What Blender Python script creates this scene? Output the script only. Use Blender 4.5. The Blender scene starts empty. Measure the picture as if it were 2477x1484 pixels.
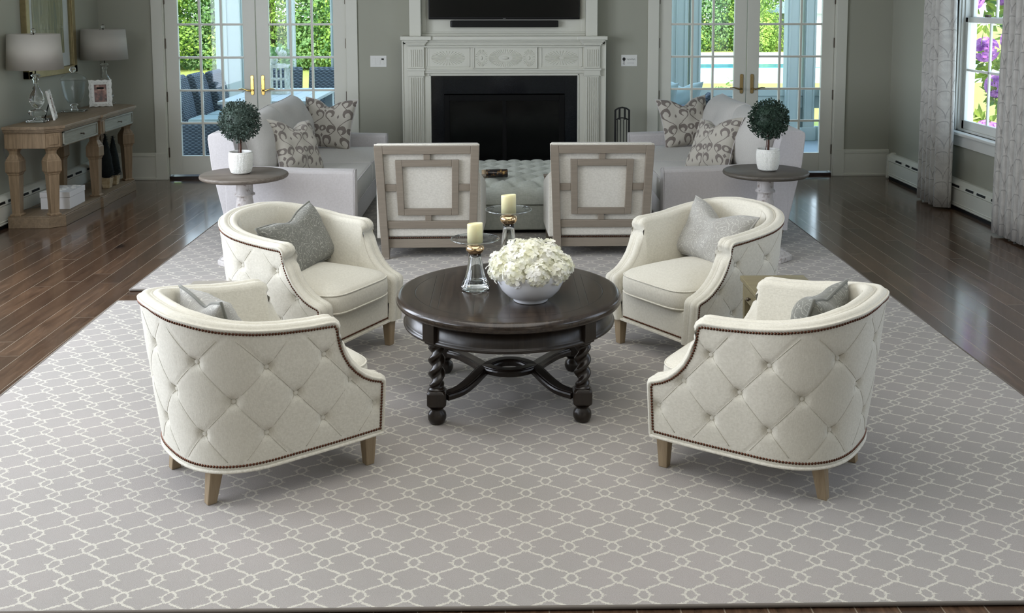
import bpy, bmesh, math, random
from math import sin, cos, pi, radians, sqrt, exp, atan2, floor
from mathutils import Vector, Matrix
random.seed(7)
SC = bpy.context.scene
COL = SC.collection

# ------------------------------------------------------------------ camera
F, PX, PY = 2481.0, 1305.0, 264.0          # focal length and principal point of the photograph (pixels)
CAM_H = 1.77
cd = bpy.data.cameras.new('camera')
cam = bpy.data.objects.new('camera', cd); COL.objects.link(cam)
cd.sensor_fit = 'HORIZONTAL'; cd.sensor_width = 36.0
cd.lens = 36.0 * F / 2477.0
cd.shift_x = -(PX - 1238.5) / 2477.0
cd.shift_y = -(742.0 - PY) / 2477.0
cd.clip_end = 400
PITCH, YAW = 5.9597, 2.0204
cam.location = (0, 0, CAM_H)
cam.rotation_euler = (radians(90 - PITCH), 0, radians(-YAW))
SC.camera = cam

# ------------------------------------------------------------------ view
SC.view_settings.view_transform = 'Standard'
SC.view_settings.look = 'None'
SC.view_settings.exposure = 0.14
SC.view_settings.gamma = 1.0
SC.view_settings.use_curve_mapping = False
SC.cycles.use_denoising = True
SC.cycles.max_bounces = 10
SC.cycles.diffuse_bounces = 4
SC.cycles.glossy_bounces = 5
SC.cycles.transmission_bounces = 10
SC.cycles.transparent_max_bounces = 16
SC.cycles.caustics_reflective = False
SC.cycles.caustics_refractive = False
SC.cycles.sample_clamp_indirect = 6.0

# ------------------------------------------------------------------ sky and sun
W = bpy.data.worlds.new('sky'); SC.world = W; W.use_nodes = True
wn = W.node_tree; wn.nodes.clear()
wo = wn.nodes.new('ShaderNodeOutputWorld'); wb = wn.nodes.new('ShaderNodeBackground')
tc = wn.nodes.new('ShaderNodeTexCoord'); sp = wn.nodes.new('ShaderNodeSeparateXYZ')
cr = wn.nodes.new('ShaderNodeValToRGB')
cr.color_ramp.elements[0].position = 0.0; cr.color_ramp.elements[0].color = (0.84, 0.95, 1.0, 1)
cr.color_ramp.elements[1].position = 0.7; cr.color_ramp.elements[1].color = (0.50, 0.73, 1.0, 1)
wn.links.new(tc.outputs['Generated'], sp.inputs[0]); wn.links.new(sp.outputs['Z'], cr.inputs[0])
wn.links.new(cr.outputs[0], wb.inputs[0]); wb.inputs[1].default_value = 3.0
wn.links.new(wb.outputs[0], wo.inputs[0])

def lamp(name, kind, loc, rot, energy, color, size=None, portal=False):
    l = bpy.data.lights.new(name, kind); l.energy = energy; l.color = color
    if kind == 'AREA':
        l.shape = 'RECTANGLE'; l.size, l.size_y = size
        l.cycles.is_portal = portal
    o = bpy.data.objects.new(name, l); COL.objects.link(o); o.location = loc; o.rotation_euler = rot
    return o
sun = lamp('sun', 'SUN', (0, -20, 30), (radians(48), 0, radians(-8)), 7.0, (1.0, 0.95, 0.84)); sun.data.angle = 0.02
# area lights added on solid walls for assumed windows outside the frame (left wall, right wall, wall behind the camera)
WARM, COOL, SOFT = (1.0, 0.96, 0.88), (0.83, 0.89, 1.0), (1.0, 0.975, 0.91)
for y in (1.9, 3.9, 5.9):
    lamp('assumed_daylight_left', 'AREA', (-3.93, y, 1.65), (radians(90), 0, radians(-90)), (60, 100, 115)[int(y/2)], COOL, (1.5, 2.1))
for y in (2.2, 4.6):
    lamp('assumed_daylight_right', 'AREA', (3.90, y, 1.65), (radians(90), 0, radians(90)), 24, (0.72, 0.82, 1.0), (1.5, 2.1))
for x in (-2.75, 2.75): lamp('assumed_daylight_behind', 'AREA', (x, -1.9, 1.6), (radians(90), 0, 0), 10, WARM, (1.7, 2.0))
lamp('overhead_fill', 'AREA', (0.0, 3.4, 2.93), (0, 0, 0), 50, SOFT, (2.6, 3.2))  # soft fill added at the ceiling, no opening there
lamp('portal_door', 'AREA', (-2.45, 10.52, 1.1), (radians(-90), 0, 0), 1, (1, 1, 1), (1.8, 2.2), True)
lamp('portal_door', 'AREA', (2.46, 10.52, 1.1), (radians(-90), 0, 0), 1, (1, 1, 1), (1.8, 2.2), True)
lamp('portal_window', 'AREA', (4.2, 8.32, 1.5), (radians(90), 0, radians(90)), 1, (1, 1, 1), (0.9, 1.8), True)

# ------------------------------------------------------------------ mesh helper
class MB:
    def __init__(s): s.v = []; s.f = []; s.sm = []; s.uv = {}
    def add(s, vs, fs, smooth=False, uvs=None):
        o = len(s.v); s.v += [tuple(p) for p in vs]
        if uvs:
            for i, u in enumerate(uvs): s.uv[o + i] = u
        for q in fs: s.f.append(tuple(o + i for i in q)); s.sm.append(smooth)
        return s
    def box(s, x0, x1, y0, y1, z0, z1, M=None):
        vs = [(x, y, z) for x in (x0, x1) for y in (y0, y1) for z in (z0, z1)]
        if M is not None: vs = [M @ Vector(p) for p in vs]
        return s.add(vs, [(0, 1, 3, 2), (4, 6, 7, 5), (0, 4, 5, 1), (2, 3, 7, 6), (0, 2, 6, 4), (1, 5, 7, 3)])
    def cbox(s, c, d, M=None):
        return s.box(c[0]-d[0]/2, c[0]+d[0]/2, c[1]-d[1]/2, c[1]+d[1]/2, c[2]-d[2]/2, c[2]+d[2]/2, M)
    def frus(s, c0, d0, c1, d1, cham=0.0):
        """square post from centre c0 (size d0) to centre c1 (size d1)"""
        return s.loft([rect(c0, d0, cham), rect(c1, d1, cham)])
    def loft(s, loops, cap0=True, cap1=True, smooth=False, closed=True, uv=False):
        n = len(loops[0]); vs = [p for l in loops for p in l]; fs = []
        m = n if closed else n - 1
        for i in range(len(loops) - 1):
            for j in range(m):
                k = (j + 1) % n
                fs.append((i*n + j, i*n + k, (i+1)*n + k, (i+1)*n + j))
        uvs = [(j / max(1, n - 1), i / max(1, len(loops) - 1)) for i in range(len(loops)) for j in range(n)] if uv else None
        s.add(vs, fs, smooth, uvs)
        o = len(s.v) - len(vs)
        if closed and cap0: s.f.append(tuple(o + j for j in reversed(range(n)))); s.sm.append(False)
        if closed and cap1: s.f.append(tuple(o + (len(loops)-1)*n + j for j in range(n))); s.sm.append(False)
        return s
    def grid(s, rows, smooth=True, uvs=None):
        n = len(rows[0]); vs = [p for r in rows for p in r]
        fs = [(i*n+j, i*n+j+1, (i+1)*n+j+1, (i+1)*n+j) for i in range(len(rows)-1) for j in range(n-1)]
        u = [q for r in uvs for q in r] if uvs else None
        return s.add(vs, fs, smooth, u)
    def lathe(s, prof, c=(0, 0, 0), n=32, smooth=True, cap=True):
        loops = [[(c[0] + r*cos(2*pi*k/n), c[1] + r*sin(2*pi*k/n), c[2] + z) for k in range(n)] for r, z in prof]
        return s.loft(loops, cap0=cap and prof[0][0] > 1e-4, cap1=cap and prof[-1][0] > 1e-4, smooth=smooth)
    def tube(s, pts, r, n=8, closed=False, smooth=True):
        P = [Vector(p) for p in pts]; loops = []; m = len(P)
        up = Vector((0, 0, 1)); prev = None
        for i in range(m):
            if closed: t = P[(i+1) % m] - P[i-1]
            else: t = P[min(i+1, m-1)] - P[max(i-1, 0)]
            if t.length < 1e-9: t = Vector((0, 0, 1))
            t.normalize()
            a = prev if prev is not None else (up if abs(t.z) < 0.9 else Vector((1, 0, 0)))
            a = (a - t * a.dot(t))
            if a.length < 1e-6: a = t.orthogonal()
            a.normalize(); prev = a; b = t.cross(a)
            rr = r[i] if isinstance(r, (list, tuple)) else r
            loops.append([P[i] + a*rr*cos(2*pi*k/n) + b*rr*sin(2*pi*k/n) for k in range(n)])
        if closed:
            loops.append(loops[0]); return s.loft(loops, False, False, smooth)
        return s.loft(loops, True, True, smooth)
    def sphere(s, c, r, n=12, m=8, sc=(1, 1, 1)):
        prof = [(max(1e-5, sin(pi*i/m)), -cos(pi*i/m)) for i in range(m+1)]
        loops = [[(c[0] + r*sc[0]*a*cos(2*pi*k/n), c[1] + r*sc[1]*a*sin(2*pi*k/n), c[2] + r*sc[2]*z) for k in range(n)] for a, z in prof]
        return s.loft(loops, False, False, True)
    def prism(s, poly, z0, z1, smooth=False):
        return s.loft([[(x, y, z0) for x, y in poly], [(x, y, z1) for x, y in poly]], smooth=smooth)
    def xf(s, M):
        s.v = [tuple(M @ Vector(p)) for p in s.v]; return s
    def build(s, name, mat, parent=None, bevel=0, loc=None, rot=None, seg=2, weld=False, sub=0):
        me = bpy.data.meshes.new(name); me.from_pydata(s.v, [], s.f); me.update()
        me.polygons.foreach_set('use_smooth', s.sm)
        if s.uv:
            ul = me.uv_layers.new(name='UVMap')
            for lp in me.loops: ul.data[lp.index].uv = s.uv.get(lp.vertex_index, (0, 0))
        bm = bmesh.new(); bm.from_mesh(me)
        if weld: bmesh.ops.remove_doubles(bm, verts=bm.verts, dist=1e-5)
        bmesh.ops.recalc_face_normals(bm, faces=bm.faces); bm.to_mesh(me); bm.free()
        me.materials.append(mat)
        o = bpy.data.objects.new(name, me); COL.objects.link(o)
        if parent is not None: o.parent = parent
        if loc is not None: o.location = loc
        if rot is not None: o.rotation_euler = rot
        if sub:
            b = o.modifiers.new('smooth', 'SUBSURF'); b.levels = sub; b.render_levels = sub
        if bevel:
            b = o.modifiers.new('bevel', 'BEVEL'); b.width = bevel; b.segments = seg; b.limit_method = 'ANGLE'; b.angle_limit = radians(35)
        return o

def rect(c, d, cham=0.0):
    x, y, z = c; a, b = d[0]/2, d[1]/2
    if cham <= 0: return [(x-a, y-b, z), (x+a, y-b, z), (x+a, y+b, z), (x-a, y+b, z)]
    k = cham
    return [(x-a+k, y-b, z), (x+a-k, y-b, z), (x+a, y-b+k, z), (x+a, y+b-k, z), (x+a-k, y+b, z), (x-a+k, y+b, z), (x-a, y+b-k, z), (x-a, y-b+k, z)]
def rrect(w, d, r, n=6, cx=0, cy=0):
    pts = []
    for (sx, sy, a0) in ((1, -1, -90), (1, 1, 0), (-1, 1, 90), (-1, -1, 180)):
        for k in range(n+1):
            a = radians(a0 + 90*k/n)
            pts.append((cx + sx*(w/2 - r) + r*cos(a), cy + sy*(d/2 - r) + r*sin(a)))
    return pts
def tag(o, label=None, cat=None, group=None, kind=None):
    if label: o['label'] = label
    if cat: o['category'] = cat
    if group: o['group'] = group
    if kind: o['kind'] = kind
    return o
def thing(name, label, cat, loc=(0, 0, 0), rz=0, group=None):
    o = bpy.data.objects.new(name, None); COL.objects.link(o); o.empty_display_size = 0.1
    o.location = loc; o.rotation_euler = (0, 0, rz)
    return tag(o, label, cat, group)
def struct(mb, name, mat, **k):
    return tag(mb.build(name, mat, **k), kind='structure')
def dup(root, parent=None, loc=None, rz=None, label=None, cat=None, rep=None):
    c = root.copy(); COL.objects.link(c)
    if parent is not None: c.parent = parent
    if loc is not None: c.location = loc
    if rz is not None: c.rotation_euler = (0, 0, rz)
    if label: c['label'] = label
    for ch in [x for x in bpy.data.objects if x.parent == root]: dup(ch, c)
    return c
def lerp(a, b, t): return a + (b - a)*t
def interp(pts, x):
    if x <= pts[0][0]: return pts[0][1]
    for (a, b), (c, d) in zip(pts, pts[1:]):
        if x <= c: return lerp(b, d, (x - a)/(c - a)) if c > a else d
    return pts[-1][1]

# ------------------------------------------------------------------ materials
class NT:
    def __init__(s, name):
        s.m = bpy.data.materials.new(name); s.m.use_nodes = True; s.t = s.m.node_tree
        s.b = s.t.nodes['Principled BSDF']; s.tc = None
    def n(s, ty, **k):
        nd = s.t.nodes.new(ty)
        for a, v in k.items(): setattr(nd, a, v)
        return nd
    def l(s, a, b): s.t.links.new(a, b)
    def set(s, sock, v):
        if hasattr(v, 'is_output'): s.l(v, sock)
        else: sock.default_value = v
    def co(s, kind='Object'):
        if s.tc is None: s.tc = s.n('ShaderNodeTexCoord')
        return s.tc.outputs[kind]
    def mp(s, scale=(1, 1, 1), kind='Object', rot=(0, 0, 0), loc=(0, 0, 0), vec=None):
        m = s.n('ShaderNodeMapping'); s.l(vec if vec is not None else s.co(kind), m.inputs[0])
        m.inputs['Scale'].default_value = scale; m.inputs['Rotation'].default_value = rot; m.inputs['Location'].default_value = loc
        return m.outputs[0]
    def noise(s, vec, scale=5, detail=3, rough=0.5, out='Fac', dist=0):
        q = s.n('ShaderNodeTexNoise'); s.l(vec, q.inputs['Vector'])
        q.inputs['Scale'].default_value = scale; q.inputs['Detail'].default_value = detail
        q.inputs['Roughness'].default_value = rough; q.inputs['Distortion'].default_value = dist
        return q.outputs[out]
    def ma(s, op, a, b=None, c=None, clamp=False):
        q = s.n('ShaderNodeMath', operation=op, use_clamp=clamp); s.set(q.inputs[0], a)
        if b is not None: s.set(q.inputs[1], b)
        if c is not None: s.set(q.inputs[2], c)
        return q.outputs[0]
    def sep(s, vec):
        q = s.n('ShaderNodeSeparateXYZ'); s.l(vec, q.inputs[0]); return q.outputs
    def comb(s, x, y, z=0.0):
        q = s.n('ShaderNodeCombineXYZ'); s.set(q.inputs[0], x); s.set(q.inputs[1], y); s.set(q.inputs[2], z); return q.outputs[0]
    def mix(s, fac, a, b):
        q = s.n('ShaderNodeMix', data_type='RGBA'); s.set(q.inputs[0], fac)
        for i, v in ((6, a), (7, b)):
            if hasattr(v, 'is_output'): s.l(v, q.inputs[i])
            else: q.inputs[i].default_value = (*v, 1) if len(v) == 3 else v
        return q.outputs[2]
    def ramp(s, fac, stops):
        q = s.n('ShaderNodeValToRGB'); s.l(fac, q.inputs[0]); e = q.color_ramp.elements
        while len(e) < len(stops): e.new(0.5)
        for el, (p, c) in zip(e, stops): el.position = p; el.color = (*c, 1)
        return q.outputs[0]
    def smooth(s, x, a, b):
        q = s.n('ShaderNodeMapRange', interpolation_type='SMOOTHSTEP'); s.set(q.inputs[0], x)
        q.inputs[1].default_value = a; q.inputs[2].default_value = b; return q.outputs[0]
    def bump(s, h, strength=0.3, dist=0.01):
        q = s.n('ShaderNodeBump'); s.l(h, q.inputs['Height']); q.inputs['Strength'].default_value = strength
        q.inputs['Distance'].default_value = dist; s.l(q.outputs[0], s.b.inputs['Normal']); return q
    def out(s, color=None, rough=None, metal=None, spec=None, **k):
        B = s.b.inputs
        if color is not None:
            if hasattr(color, 'is_output'): s.l(color, B['Base Color'])
            else: B['Base Color'].default_value = (*color, 1)
        if rough is not None: s.set(B['Roughness'], rough)
        if metal is not None: B['Metallic'].default_value = metal
        if spec is not None: B['Specular IOR Level'].default_value = spec
        for a, v in k.items(): s.set(B[a.replace('_', ' ')], v)
        return s.m
def paint(name, c, rough=0.5, var=0.03, scale=3, spec=0.4, bs=0.05):
    t = NT(name); n = t.noise(t.co(), scale, 3)
    col = t.mix(n, tuple(x*(1-var) for x in c), tuple(min(1, x*(1+var)) for x in c))
    t.bump(t.noise(t.co(), 180, 2), bs, 0.002)
    return t.out(col, rough, spec=spec)
def fabric(name, c1, c2, weave=420, bs=0.35, rough=0.95, slub=0.5, sheen=0.15):
    t = NT(name); v = t.co()
    a = t.noise(t.mp((weave*0.12, weave*1.2, weave*0.12)), 1, 2); b = t.noise(t.mp((weave*0.12, weave*0.12, weave*1.2)), 1, 2)
    c = t.noise(t.mp((weave*1.2, weave*0.12, weave*0.12)), 1, 2)
    big = t.noise(v, 7, 3)
    s_ = t.ma('DIVIDE', t.ma('ADD', t.ma('ADD', a, b), c), 3.0)
    f = t.smooth(s_, 0.38, 0.62)
    col = t.mix(f, c1, c2)
    col = t.mix(t.ma('MULTIPLY', t.smooth(big, 0.35, 0.7), 0.08), col, tuple(x*0.86 for x in c1))
    t.bump(s_, bs, 0.004)
    return t.out(col, rough, spec=0.15, Sheen_Weight=sheen, Sheen_Roughness=0.5)
def wood(name, c1, c2, axis='x', scale=1.0, rough=0.5, spec=0.4, bs=0.2, stretch=14, c3=None):
    t = NT(name); sc = {'x': (1, stretch, stretch), 'y': (stretch, 1, stretch), 'z': (stretch, stretch, 1)}[axis]
    v = t.mp(tuple(k*scale for k in sc))
    n = t.noise(v, 2.2, 5, 0.6, dist=0.6); n2 = t.noise(v, 9, 4, 0.7)
    f = t.ma('ADD', t.ma('MULTIPLY', n, 0.7), t.ma('MULTIPLY', n2, 0.3))
    col = t.ramp(f, [(0.32, c1), (0.5, tuple((a+b)/2 for a, b in zip(c1, c2))), (0.68, c2)])
    if c3: col = t.mix(t.smooth(t.noise(t.co(), 9*scale, 4, 0.7), 0.5, 0.68), col, c3)
    t.bump(n2, bs, 0.003)
    return t.out(col, rough, spec=spec)
def metal(name, c, rough=0.3):
    t = NT(name); t.bump(t.noise(t.co(), 60, 2), 0.04, 0.002); return t.out(c, rough, 1.0)
def glass(name, c=(1, 1, 1), rough=0.0, ior=1.48):
    t = NT(name); return t.out(c, rough, Transmission_Weight=1.0, IOR=ior)
def pane(name, refl=0.015, tint=(0.97, 0.99, 1.0)):
    t = NT(name); o = t.t.nodes['Material Output']
    tr = t.n('ShaderNodeBsdfTransparent'); tr.inputs[0].default_value = (*tint, 1)
    gl = t.n('ShaderNodeBsdfGlossy'); gl.inputs['Roughness'].default_value = 0.02
    lw = t.n('ShaderNodeLayerWeight'); lw.inputs[0].default_value = 0.5
    fr = t.ma('ADD', refl, t.ma('MULTIPLY', t.ma('POWER', lw.outputs['Facing'], 5.0), 0.6))
    mx = t.n('ShaderNodeMixShader'); t.l(fr, mx.inputs[0]); t.l(tr.outputs[0], mx.inputs[1]); t.l(gl.outputs[0], mx.inputs[2])
    t.l(mx.outputs[0], o.inputs[0]); return t.m
def leafy(name, c1, c2, rough=0.6, scale=3, trans=0.3):
    t = NT(name); n = t.noise(t.co(), scale, 3, 0.6)
    r = t.n('ShaderNodeObjectInfo')
    col = t.ramp(n, [(0.35, c1), (0.62, c2)])
    m = t.out(col, rough, spec=0.25)
    if trans:
        o = t.t.nodes['Material Output']; tl = t.n('ShaderNodeBsdfTranslucent'); t.l(col, tl.inputs[0])
        mx = t.n('ShaderNodeMixShader'); mx.inputs[0].default_value = trans
        t.l(t.b.outputs[0], mx.inputs[1]); t.l(tl.outputs[0], mx.inputs[2]); t.l(mx.outputs[0], o.inputs[0])
    return m

M_wall = paint('sage_wall_paint', (0.375, 0.375, 0.310), 0.85, 0.02, 2, 0.2, 0.08)
M_ceil = paint('ceiling_paint', (0.72, 0.72, 0.68), 0.9)
M_trim = paint('white_trim_paint', (0.66, 0.655, 0.575), 0.35, 0.015, 4, 0.45, 0.03)
M_white = paint('white_enamel', (0.74, 0.74, 0.70), 0.3, 0.01, 4, 0.5, 0.02)
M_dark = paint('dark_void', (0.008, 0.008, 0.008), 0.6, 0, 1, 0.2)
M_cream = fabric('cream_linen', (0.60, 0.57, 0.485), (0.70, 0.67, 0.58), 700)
M_welt = fabric('welting_linen', (0.60, 0.56, 0.47), (0.76, 0.73, 0.64))
M_sofa = fabric('pale_grey_sofa_cloth', (0.53, 0.505, 0.50), (0.59, 0.565, 0.565), 600)
M_sofa2 = fabric('sofa_cushion_cloth', (0.50, 0.485, 0.455), (0.555, 0.54, 0.51), 600)
M_ott = fabric('ottoman_cloth', (0.38, 0.40, 0.355), (0.47, 0.49, 0.44), 300, 0.2)
M_oat = fabric('oatmeal_linen', (0.56, 0.535, 0.475), (0.68, 0.655, 0.59), 520, 0.4)
M_nail = metal('antique_nailhead', (0.10, 0.045, 0.028), 0.35)
M_oakleg = wood('weathered_oak_leg', (0.22, 0.16, 0.095), (0.36, 0.275, 0.175), 'z', 1.5, 0.55)
M_taupe = wood('taupe_wood', (0.205, 0.172, 0.135), (0.255, 0.218, 0.172), 'x', 1.5, 0.5)
M_espresso = wood('espresso_wood', (0.010, 0.0065, 0.005), (0.026, 0.018, 0.013), 'z', 1.5, 0.28, 0.5, 0.08)
M_consw = wood('natural_console_wood', (0.15, 0.10, 0.055), (0.30, 0.215, 0.13), 'z', 1.4, 0.6)
M_constop = wood('console_top_wood', (0.14, 0.10, 0.06), (0.26, 0.19, 0.12), 'y', 1.4, 0.5)
M_consgrey = wood('greyed_drawer_wood', (0.20, 0.20, 0.16), (0.29, 0.29, 0.24), 'y', 1.5, 0.6)
M_black = paint('black_iron', (0.012, 0.012, 0.012), 0.45)
M_brass = metal('polished_brass', (0.78, 0.52, 0.16), 0.18)
M_bronze = metal('aged_bronze', (0.12, 0.10, 0.08), 0.45)
M_mercury = metal('gold_mercury_glass', (0.70, 0.50, 0.30), 0.12)
M_crystal = glass('clear_crystal', (0.97, 1.0, 0.99))
M_pane = pane('window_pane')
M_hglass = pane('thin_glass', 0.03)

def rug_material(name):
    t = NT(name); c = t.co()
    wob = t.noise(c, 190, 3, out='Color'); q = t.n('ShaderNodeVectorMath', operation='SCALE')
    w0 = t.n('ShaderNodeVectorMath', operation='SUBTRACT'); t.l(wob, w0.inputs[0]); w0.inputs[1].default_value = (0.5, 0.5, 0.5)
    t.l(w0.outputs[0], q.inputs[0]); q.inputs['Scale'].default_value = 0.017
    ad = t.n('ShaderNodeVectorMath', operation='ADD'); t.l(c, ad.inputs[0]); t.l(q.outputs[0], ad.inputs[1])
    A, B = 0.141, 0.183
    s = t.sep(t.mp((1/A, 1/B, 1), vec=t.mp((1, 1, 1), rot=(0, 0, radians(1.5)), loc=(-0.055, -0.141, 0), vec=ad.outputs[0])))
    def fold(v): return t.ma('ABSOLUTE', t.ma('SUBTRACT', t.ma('FRACT', t.ma('ADD', v, 100.5)), 0.5))
    x, y = fold(s[0]), fold(s[1])                        # 0..0.5, nodes at (0,0) and (.5,.5)
    # mirror the far node on to the near one
    flip = t.ma('GREATER_THAN', t.ma('ADD', x, y), 0.5)
    def fl(v): return t.ma('ADD', t.ma('MULTIPLY', flip, t.ma('SUBTRACT', 0.5, v)), t.ma('MULTIPLY', t.ma('SUBTRACT', 1.0, flip), v))
    x2, y2 = fl(x), fl(y)
    dx = t.ma('SUBTRACT', x, 0.25)
    g = t.ma('ADD', 0.25, t.ma('ADD', t.ma('MULTIPLY', dx, 0.36), t.ma('MULTIPLY', t.ma('POWER', t.ma('ABSOLUTE', dx), 3.0), t.ma('MULTIPLY', t.ma('SIGN', dx), 5.2))))
    dl = t.ma('MULTIPLY', t.ma('ABSOLUTE', t.ma('SUBTRACT', y, g)), B*0.9)
    line = t.smooth(dl, 0.0062, 0.0026)
    # small diamond ring on every node
    ex, ey = t.ma('DIVIDE', x2, 0.135), t.ma('DIVIDE', y2, 0.150)
    p1 = t.ma('POWER', t.ma('ADD', t.ma('POWER', ex, 1.5), t.ma('POWER', ey, 1.5)), 1/1.5)
    ring = t.smooth(t.ma('ABSOLUTE', t.ma('SUBTRACT', p1, 1.0)), 0.27, 0.10)
    outside = t.ma('GREATER_THAN', p1, 1.0)
    barb = t.ma('MULTIPLY', t.smooth(y2, 0.024, 0.010), t.ma('MULTIPLY', outside, t.smooth(x2, 0.24, 0.20)))
    mask = t.ma('MAXIMUM', t.ma('MULTIPLY', line, outside), t.ma('MAXIMUM', ring, barb))
    pile = t.noise(c, 420, 2, 0.7); big = t.noise(c, 1.3, 3)
    base = t.mix(t.smooth(pile, 0.3, 0.7), (0.300, 0.268, 0.245), (0.430, 0.392, 0.362))
    base = t.mix(t.ma('MULTIPLY', t.smooth(big, 0.35, 0.65), 0.3), base, (0.27, 0.265, 0.235))
    ln = t.mix(pile, (0.46, 0.43, 0.36), (0.74, 0.71, 0.62))
    col = t.mix(mask, base, ln)
    h = t.ma('ADD', t.ma('MULTIPLY', pile, 1.0), t.ma('MULTIPLY', mask, 0.5))
    t.bump(h, 0.6, 0.006)
    return t.out(col, 1.0, spec=0.05, Sheen_Weight=0.25, Sheen_Roughness=0.6)
M_rug = rug_material('trellis_rug_pile')
M_rugedge = paint('rug_binding', (0.16, 0.14, 0.12), 0.9)

def floor_material():
    t = NT('dark_walnut_planks'); s = t.sep(t.co()); PW = 0.128
    xs = t.ma('DIVIDE', s[0], PW); ix = t.ma('FLOOR', xs); fx = t.ma('FRACT', t.ma('ADD', xs, 200.0))
    wn_ = t.n('ShaderNodeTexWhiteNoise', noise_dimensions='1D'); t.l(ix, wn_.inputs['W'])
    ys = t.ma('ADD', t.ma('DIVIDE', s[1], 1.35), t.ma('MULTIPLY', wn_.outputs['Value'], 7.0))
    iy = t.ma('FLOOR', ys); fy = t.ma('FRACT', t.ma('ADD', ys, 50.0))
    w2 = t.n('ShaderNodeTexWhiteNoise', noise_dimensions='2D'); t.l(t.comb(ix, iy), w2.inputs['Vector'])
    off = t.n('ShaderNodeVectorMath', operation='ADD'); t.l(t.co(), off.inputs[0]); t.l(t.comb(0, t.ma('MULTIPLY', w2.outputs['Value'], 30.0)), off.inputs[1])
    gr = t.noise(t.mp((16, 1.6, 16), vec=off.outputs[0]), 2.0, 5, 0.65, dist=0.8)
    kn = t.noise(t.mp((5, 1.6, 5), vec=off.outputs[0]), 1.4, 2, 0.5)
    c1 = t.ramp(gr, [(0.30, (0.046, 0.026, 0.016)), (0.55, (0.105, 0.060, 0.036)), (0.75, (0.165, 0.100, 0.060))])
    c2 = t.mix(t.ma('MULTIPLY', w2.outputs['Value'], 0.65), c1, (0.040, 0.023, 0.015))
    c3 = t.mix(t.smooth(kn, 0.66, 0.76), c2, (0.018, 0.010, 0.008))
    ed = t.ma('MINIMUM', fx, t.ma('SUBTRACT', 1.0, fx)); ey = t.ma('MINIMUM', fy, t.ma('SUBTRACT', 1.0, fy))
    groove = t.ma('MINIMUM', t.smooth(ed, 0.004, 0.024), t.smooth(ey, 0.0, 0.0022))
    col = t.mix(t.ma('MULTIPLY', t.ma('SUBTRACT', 1.0, groove), 0.75), c3, (0.30, 0.25, 0.19))  # light caught on the plank bevels, painted into the joint colour
    t.bump(groove, 0.12, 0.002)
    return t.out(col, t.ma('ADD', 0.11, t.ma('MULTIPLY', gr, 0.12)), spec=0.5, Coat_Weight=0.3, Coat_Roughness=0.10)
M_floor = floor_material()

def table_top_material():
    t = NT('espresso_table_top'); s = t.sep(t.co())
    n = t.noise(t.mp((14, 1.2, 14)), 2.2, 5, 0.6, dist=0.5)
    col = t.ramp(n, [(0.3, (0.016, 0.0105, 0.008)), (0.7, (0.045, 0.031, 0.022))])
    r = t.ma('SQRT', t.ma('ADD', t.ma('MULTIPLY', s[0], s[0]), t.ma('MULTIPLY', s[1], s[1])))
    ax = t.ma('ABSOLUTE', s[0])
    ins = t.ma('LESS_THAN', r, 0.415)
    def ln(v, w): return t.smooth(t.ma('ABSOLUTE', v), w, w*0.3)
    l1 = t.ma('MULTIPLY', ln(t.ma('SUBTRACT', r, 0.415), 0.0022), 1.0)
    l2 = t.ma('MULTIPLY', ln(t.ma('SUBTRACT', ax, 0.335), 0.0020), ins)
    fr = t.ma('SUBTRACT', t.ma('FRACT', t.ma('ADD', t.ma('DIVIDE', s[0], 0.15), 10.5)), 0.5)
    l3 = t.ma('MULTIPLY', t.ma('MULTIPLY', ln(fr, 0.011), ins), t.ma('LESS_THAN', ax, 0.33))
    l4 = t.ma('MULTIPLY', t.ma('MULTIPLY', ln(t.ma('SUBTRACT', t.ma('ABSOLUTE', s[1]), 0.345), 0.0020), ins), 1.0)
    L = t.ma('MAXIMUM', t.ma('MAXIMUM', l1, l2), t.ma('MAXIMUM', l3, l4))
    col = t.mix(L, col, (0.004, 0.003, 0.002))
    t.bump(t.ma('SUBTRACT', t.ma('MULTIPLY', n, 0.05), L), 0.25, 0.002)
    return t.out(col, 0.2, spec=0.55)
M_ttop = table_top_material()

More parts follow.
